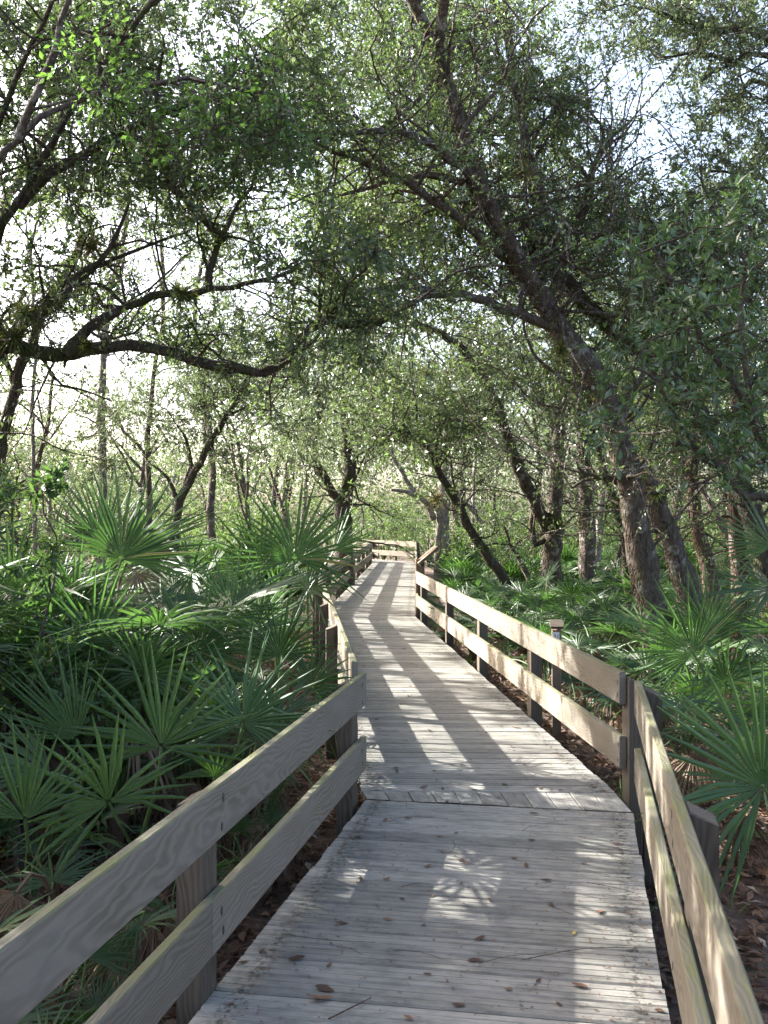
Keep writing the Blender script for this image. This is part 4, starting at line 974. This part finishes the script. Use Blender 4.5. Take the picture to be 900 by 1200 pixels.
# right side
hero('palmetto at the right edge with one huge pale green fan facing the boardwalk', 2.05, 5.3, [
    (893, 922, 4.9, .78, (-.5, -.15, .62), (-.25, -.9, .35), 34, 260, .06, 'light'), (905, 690, 6.0, .5, (-1, .1, .05), (-.1, -.5, .8), 22, 150, .08), (905, 640, 6.2, .5, (-.9, .1, .35), (-.1, -.8, .5), 22, 110, .06)], n=3, sc=.8)
hero('palmetto with a wide blue green fan below the twin trunk oak', 2.25, 7.6, [
    (812, 765, 7.0, .66, (-.55, -.1, .7), (-.2, -.9, .4), 32, 200, .05), (830, 740, 7.4, .6, (.2, .1, 1), (-.2, -1, .2), 24, 160, .03), (850, 800, 6.9, .5, (-.2, -.3, .6), (-.1, -.8, .6), 28, 250, .1)], n=5, sc=.9)
fill_right = [(2.9, 7.2), (3.3, 8.6), (2.5, 9.4), (1.75, 10.9), (2.3, 11.2), (3.0, 10.4), (3.9, 9.8), (1.5, 12.6), (2.2, 13.0), (3.0, 12.9), (3.9, 12.2), (4.8, 11.2), (1.25, 14.2), (1.9, 14.8), (2.7, 14.8), (3.5, 14.4), (4.5, 13.8), (5.5, 13.0), (1.2, 16.6), (1.9, 16.8), (2.6, 16.6), (3.4, 16.4), (4.3, 16.0), (5.2, 15.4), (6.3, 14.8), (1.5, 18.4), (2.3, 18.6), (3.1, 18.2), (4.0, 18.2), (4.9, 17.8), (6.0, 17.0), (1.9, 9.7), (2.6, 6.3), (4.3, 8.0)]
for x, y in fill_right:
    low = x - np.interp(y, RE[:, 1], RE[:, 0]) < .9
    palmetto(x, y, where(x, y, 'saw palmetto', 'right'), 'palmettos under the oaks at right', 11, .8 if low else .95, 1, 6)
# far palmettos: whole plants, too small to show their parts
def far_plant(k):
    g = Geo(); r = np.random.default_rng(900 + k)
    for i in range(13):
        az = i * 2.4 + r.uniform(-.3, .3); lean = r.uniform(.15, .8); L = r.uniform(.5, .9)
        o = np.array([math.cos(az), math.sin(az), 0]); hub = o * L * lean + [0, 0, L * math.sqrt(1 - lean ** 2)]
        a = unit(o * (lean + .3) + [0, 0, .9 - lean * .5]); nrm = -o * .8 + np.array([0, 0, .7])
        frond_geo(g, (0, 0, 0), hub, a, nrm, r.uniform(.42, .58), 17, R_(240), .12, 700 + 20 * k + i, wmul=1.1)
    return g.mesh('palmetto', [M['palm'], M['stalk']])
FP = [far_plant(k) for k in range(5)]
for k in range(110):
    side = 1 if k % 10 < 7 else -1; y = random.uniform(18.5, 40)
    e = np.interp(y, RE[:, 1], RE[:, 0]) if side > 0 else np.interp(y, LE[:, 1], LE[:, 0])
    x = e + side * (1.0 + abs(random.gauss(0, 3.6)) + (0 if y < 34 else .6)); s = random.uniform(.85, 1.35)
    o = link('palmetto', FP[k % 5], None, (x, y, float(ground_z(x, y)) + .02), (0, 0, random.uniform(0, 6.28))); o.scale = (s, s, s)
    tag(o, where(x, y, 'distant palmetto', 'far'), 'palmetto', 'distant palmettos beyond the near thickets')

# leafy shrubs left
bush(-1.98, 5.6, 2.25, .55, 6500, .055, 'shrub', 'dark small leaved shrub at the left edge beside the tall palmetto', 'shrub', None, 'shrub', .4, .3)
bush(-2.6, 7.0, 2.4, .7, 5000, .055, 'shrub', 'taller dark shrub behind the small leaved shrub at the left edge', 'shrub', None, 'shrub', .4, .3)
bush(-1.45, 3.55, .62, .28, 900, .05, 'shrub', 'low leafy shrub at the bottom left under the railing', 'shrub', None, 'shrub', .35, .32)
bush(2.7, 5.9, .7, .35, 700, .06, 'shrub', 'small green shrub in the leaf litter by the right edge', 'shrub', None, 'shrub', .4, .32)

# ------------------------------------------------------------------ ground cover
def ground_cover():
    n = 52000; x = np.where(rng.random(n) < .55, rng.uniform(-2.6, 3.6, n), rng.uniform(-5, 6, n)); y = 1.5 + 16 * rng.random(n) ** 1.5
    C = np.stack([x, y, ground_z(x, y) + rng.uniform(.004, .04, n)], 1)
    D = unit(np.stack([rng.normal(0, 1, n), rng.normal(0, 1, n), rng.normal(0, .25, n)], 1)); N = unit(rng.normal(0, .35, (n, 3)) + [0, 0, 1])
    L = rng.uniform(.05, .11, n); V, F = leaf_arrays(C, D, N, L, L * .42, .3)
    tag(link('leaf_litter', mesh_from('leaf_litter', V, F, M['litter'])), 'brown dead leaves carpeting the forest floor', None, None, 'stuff')
    n = 2600; k = rng.integers(0, 240, n); cx = rng.uniform(-5, 6.5, 240); cy = rng.uniform(2, 20, 240)
    x = cx[k] + rng.normal(0, .10, n); y = cy[k] + rng.normal(0, .10, n); C = np.stack([x, y, ground_z(x, y)], 1)
    D = unit(np.stack([rng.normal(0, .5, n), rng.normal(0, .5, n), np.ones(n)], 1)); N = unit(rng.normal(0, 1, (n, 3))); L = rng.uniform(.12, .34, n)
    V, F = leaf_arrays(C, D, N, L, L * .07 + .004)
    tag(link('grass', mesh_from('grass', V, F, M['grass'])), 'sparse green grass tufts on the forest floor', None, None, 'stuff')
    n = 15000; k = rng.integers(0, 420, n); cx = rng.uniform(-6.5, 8, 420); cy = rng.uniform(3, 24, 420)
    near = np.abs(cx - .4) < 1.9; cx = np.where(near, cx + np.sign(cx - .4) * 1.9, cx)
    x = cx[k] + rng.normal(0, .22, n); y = cy[k] + rng.normal(0, .22, n); C = np.stack([x, y, ground_z(x, y) + rng.uniform(.02, .5, n)], 1)
    D = unit(rng.normal(0, 1, (n, 3)) + [0, 0, .3]); N = unit(rng.normal(0, .5, (n, 3)) + [0, 0, 1]); L = rng.uniform(.04, .10, n)
    V, F = leaf_arrays(C, D, N, L, L * .5)
    tag(link('undergrowth', mesh_from('undergrowth', V, F, M['shrub'])), 'low leafy undergrowth between the palmettos', None, None, 'stuff')
    # dead palmetto debris and twigs on the ground
    g = Geo()
    for _ in range(420):
        x0, y0 = rng.uniform(-4, 5), rng.uniform(2, 14); a = rng.uniform(0, 6.28); l = rng.uniform(.15, .7)
        p = np.array([[x0 + math.cos(a) * l * t, y0 + math.sin(a) * l * t, 0] for t in (0, .5, 1)]); p[:, 2] = ground_z(p[:, 0], p[:, 1]) + .02 + rng.random() * .03; p[1] += rng.normal(0, .03, 3)
        g.tube(p, rng.uniform(.002, .007), 4, cap=False)
    tag(link('fallen_sticks', g.mesh('fallen_sticks', M['twig'])), 'dead sticks scattered over the leaf litter', None, None, 'stuff')
ground_cover()

# ------------------------------------------------------------------ air plants on the limbs
def air_mesh(k, m, n=150, r=.14, up=.05):
    q = np.random.default_rng(k); d = unit(q.normal(0, 1, (n, 3)) + [0, 0, up]); V = []; F = []
    for i in range(n):
        s = unit(np.cross(d[i], q.normal(0, 1, 3))); L = r * q.uniform(.6, 1.15); w = .0042
        b = len(V); mid = d[i] * L * .55; tip = d[i] * L + np.array([0, 0, -.25 * L * q.random()])
        V += [-s * w, s * w, mid + s * w * .8, mid - s * w * .8, tip]; F += [(b, b + 1, b + 2), (b, b + 2, b + 3), (b + 3, b + 2, b + 4)]
    return mesh_from('air_plant', V, np.array(F), M[m])
AM = {'air': [air_mesh(k, 'air') for k in range(3)], 'air_gold': [air_mesh(9 + k, 'air_gold') for k in range(2)]}
for i, (px, py, Z, s, m, lab) in enumerate((
    (213, 345, 8.55, 1.15, 'air', 'shaggy air plant hanging on the upper left limb'),
    (376, 310, 8.85, 1.0, 'air_gold', 'golden round air plant standing above the end of the level limb'),
    (228, 245, 8.4, .9, 'air_gold', 'tan air plant where the small upright limb bends'),
    (190, 168, 8.1, .9, 'air', 'dark air plant high on the thin upright twig'),
    (194, 190, 8.1, .7, 'air', 'small dark air plant just below the highest one on the thin twig'),
    (258, 276, 8.5, .8, 'air', 'air plant in the fork above the upper left limb'),
    (30, 368, 8.3, 1.25, 'air', 'large dark air plant mass at the left edge above the level limb'),
    (62, 352, 8.3, 1.0, 'air', 'bushy air plant beside the mass at the left edge'),
    (105, 290, 8.3, .9, 'air_gold', 'yellowish air plant on the thin branch at upper left'),
    (15, 395, 8.4, 1.3, 'air', 'drooping air plant where the level limb enters the picture'),
    (103, 405, 8.45, .8, 'air', 'small air plant at the fork of the level limb'),
    (430, 376, 8.9, 1.0, 'air', 'dark air plant near the tip of the level limb'),
    (460, 368, 8.9, .9, 'air', 'dark air plant hugging the limb tip over the path'),
    (433, 298, 9.6, .7, 'air_gold', 'tan air plant among the leaves above the path'),
    (612, 202, 10.6, .9, 'air_gold', 'yellow tipped air plant high between the leaning oak limbs'),
    (612, 420, 18.6, 1.2, 'air', 'air plant on the arching limb of the straight grey oak'),
    (600, 447, 18.3, 1.2, 'air', 'round dark air plant below the arching limb'),
    (500, 437, 17.2, 1.2, 'air', 'dark air plant at the tip of the arching limb'),
    (657, 410, 11.2, 1.0, 'air', 'air plant under the main fork of the leaning oak'),
    (748, 555, 11.75, 1.1, 'air_gold', 'air plant on the leaning oak trunk at its waist'),
    (770, 578, 12.0, 1.1, 'air', 'bright mossy air plant at the top of the twin trunk'),
    (727, 585, 16.9, 1.3, 'air', 'air plant on the thin shaded trunk'),
    (652, 612, 19.7, 1.6, 'air', 'air plant on the straight grey trunk near its fork'),
    (512, 585, 27.9, 2.2, 'air_gold', 'golden air plant on the far pale trunk by the end railing'))):
    ms = AM[m]; o = link('air_plant', ms[i % len(ms)], None, tuple(P(px, py, Z - .03)), (random.uniform(-.3, .3), random.uniform(-.3, .3), random.uniform(0, 6))); s *= 1.3; o.scale = (s, s, s * .9)
    tag(o, lab, 'air plant', 'air plants on the oak limbs')

# ------------------------------------------------------------------ leaves and twigs fallen on the boardwalk
def fallen_mesh(k, m):
    q = np.random.default_rng(k); n = 6; V = []; L, w = 1.0, q.uniform(.34, .5); curl = q.uniform(.1, .5)
    for i in range(n + 1):
        t = i / n; hw = w * .5 * math.sin(math.pi * min(1, t * .97 + .03)) ** .8; z = curl * (t - .5) ** 2
        V += [(t - .5, -hw, z + hw * q.uniform(.2, .5)), (t - .5, 0, z), (t - .5, hw, z + hw * q.uniform(.2, .5))]
    F = []
    for i in range(n): F += [[3 * i, 3 * i + 3, 3 * i + 4, 3 * i + 1], [3 * i + 1, 3 * i + 4, 3 * i + 5, 3 * i + 2]]
    return mesh_from('fallen_leaf', V, np.array(F), M[m], smooth=True)
FM = [fallen_mesh(k, 'fallen') for k in range(5)]; FY = [fallen_mesh(20, 'fallen_yellow')]
def on_deck(px, py):
    Z = CAM_H * FPX / (py - HOR); return np.array([(px - 450) * Z / FPX, Z, .004])
def fallen(p, s, lab, grp=None, me=None, rz=None):
    o = link('fallen_leaf', me or random.choice(FM), None, tuple(p), (random.uniform(-.15, .15), random.uniform(-.15, .15), random.uniform(0, 6.28) if rz is None else rz)); o.scale = (s, s, s)
    return tag(o, lab, 'leaf', grp)
fallen(on_deck(381, 1160), .075, 'largest dark red curled leaf on the near boards', rz=-.4)
fallen(on_deck(376, 1171), .085, 'shredded dry leaf beside the largest dark red leaf', rz=.2)
fallen(on_deck(556, 1126), .055, 'reddish leaf lying alone in the middle of the near boards', rz=.1)
fallen(on_deck(285, 1128), .045, 'yellow brown leaf near the left rail post foot', rz=.5)
fallen(on_deck(672, 1094), .038, 'bright yellow leaf on the near boards at right', me=FY[0], rz=1.2)
fallen(on_deck(679, 1156), .06, 'curled tan leaf near the lower right rail', rz=-.5)
fallen(on_deck(348, 1124), .065, 'long reddish leaf right of the yellow brown one', rz=.2)
for px, py in ((311, 1116), (415, 1031), (420, 1028), (451, 1030), (421, 983), (480, 960), (452, 960), (433, 1011), (544, 1039), (545, 1009), (509, 1051), (512, 979), (604, 1008), (617, 1015), (625, 985), (535, 978), (628, 953), (556, 925), (585, 935), (572, 1055), (650, 1060), (500, 1085), (560, 1100), (534, 1181), (775, 1186), (655, 1178), (752, 1085), (700, 1070), (470, 1052), (505, 1140), (596, 1160), (632, 1147), (540, 1010), (498, 1015), (525, 940), (640, 1030), (688, 1010), (720, 990), (455, 1080), (405, 1085), (385, 1130), (475, 1190)):
    fallen(on_deck(px + random.uniform(-4, 4), py + random.uniform(-3, 3)), random.uniform(.03, .055), 'small brown dead leaf on the near stretch of boards', 'dead leaves on the near boards')
for k in range(70):
    s = random.random() ** 1.3 * .95; a, b2 = edge(LE, s), edge(RE, s); p = a + (b2 - a) * random.uniform(.12, .95)
    fallen((p[0], p[1], .004), random.uniform(.03, .06), 'tiny dead leaf on the boards beyond the bend', 'dead leaves beyond the bend')
def deck_debris():
    n = 2600; s = rng.random(n); near = rng.random(n) < .6; u = np.where(rng.random(n) < .55, rng.beta(.5, 5, n), rng.random(n)); u = np.where(rng.random(n) < .5, u, 1 - u)
    u = .03 + u * .94; C = np.zeros((n, 3))
    for i in range(n):
        if near[i]: a, b2 = L1 - E1 * s[i] * 4, R1 - E1 * s[i] * 4
        else: q = s[i] ** 1.5 * .9; a, b2 = edge(LE, q), edge(RE, q)
        C[i, :2] = a + (b2 - a) * u[i]
    C[:, 2] = .004; D = unit(np.stack([rng.normal(0, 1, n), rng.normal(0, 1, n), rng.normal(0, .08, n)], 1)); N = unit(rng.normal(0, .15, (n, 3)) + [0, 0, 1]); L = rng.uniform(.006, .022, n); L[::9] *= 3.2
    V, F = leaf_arrays(C, D, N, L, np.where(np.arange(n) % 9 == 0, .0025, L * .4), .3)
    tag(link('deck_crumbs', mesh_from('deck_crumbs', V, F, M['fallen'])), 'crumbs of dead leaf and pine needles on the boards', None, None, 'stuff')
deck_debris()
def twig(px0, py0, px1, py1, lab, grp=None, r=.0014):
    a, b2 = on_deck(px0, py0), on_deck(px1, py1); a[2] = b2[2] = .006; m = (a + b2) / 2; d = b2 - a; nrm = np.array([-d[1], d[0], 0]) * random.uniform(-.12, .12)
    g = Geo(); p = spline([a, m + nrm + [0, 0, .006], b2], .04) - m; g.tube(p, np.linspace(r, r * .5, len(p)), 5)
    tag(link('twig', g.mesh('twig', M['twig']), None, tuple(m)), lab, 'twig', grp)
twig(385, 1195, 435, 1170, 'reddish straight twig at the bottom of the boardwalk', r=.003)
twig(330, 1095, 440, 1105, 'long thin twig lying across the left side of the near boards', r=.0016)
twig(610, 1126, 770, 1112, 'long forked twig across the right side of the near boards', r=.0018)
for q in ((460, 1115, 520, 1125), (395, 1110, 425, 1120), (515, 998, 560, 1018), (640, 1060, 685, 1078), (688, 1035, 760, 1052), (612, 975, 632, 968), (455, 965, 478, 958), (518, 1050, 545, 1060), (560, 1130, 640, 1118), (470, 1040, 500, 1034), (660, 950, 690, 955), (530, 985, 528, 1000)):
    twig(*q, 'thin dead twig on the near stretch of boards', 'thin twigs on the near boards')
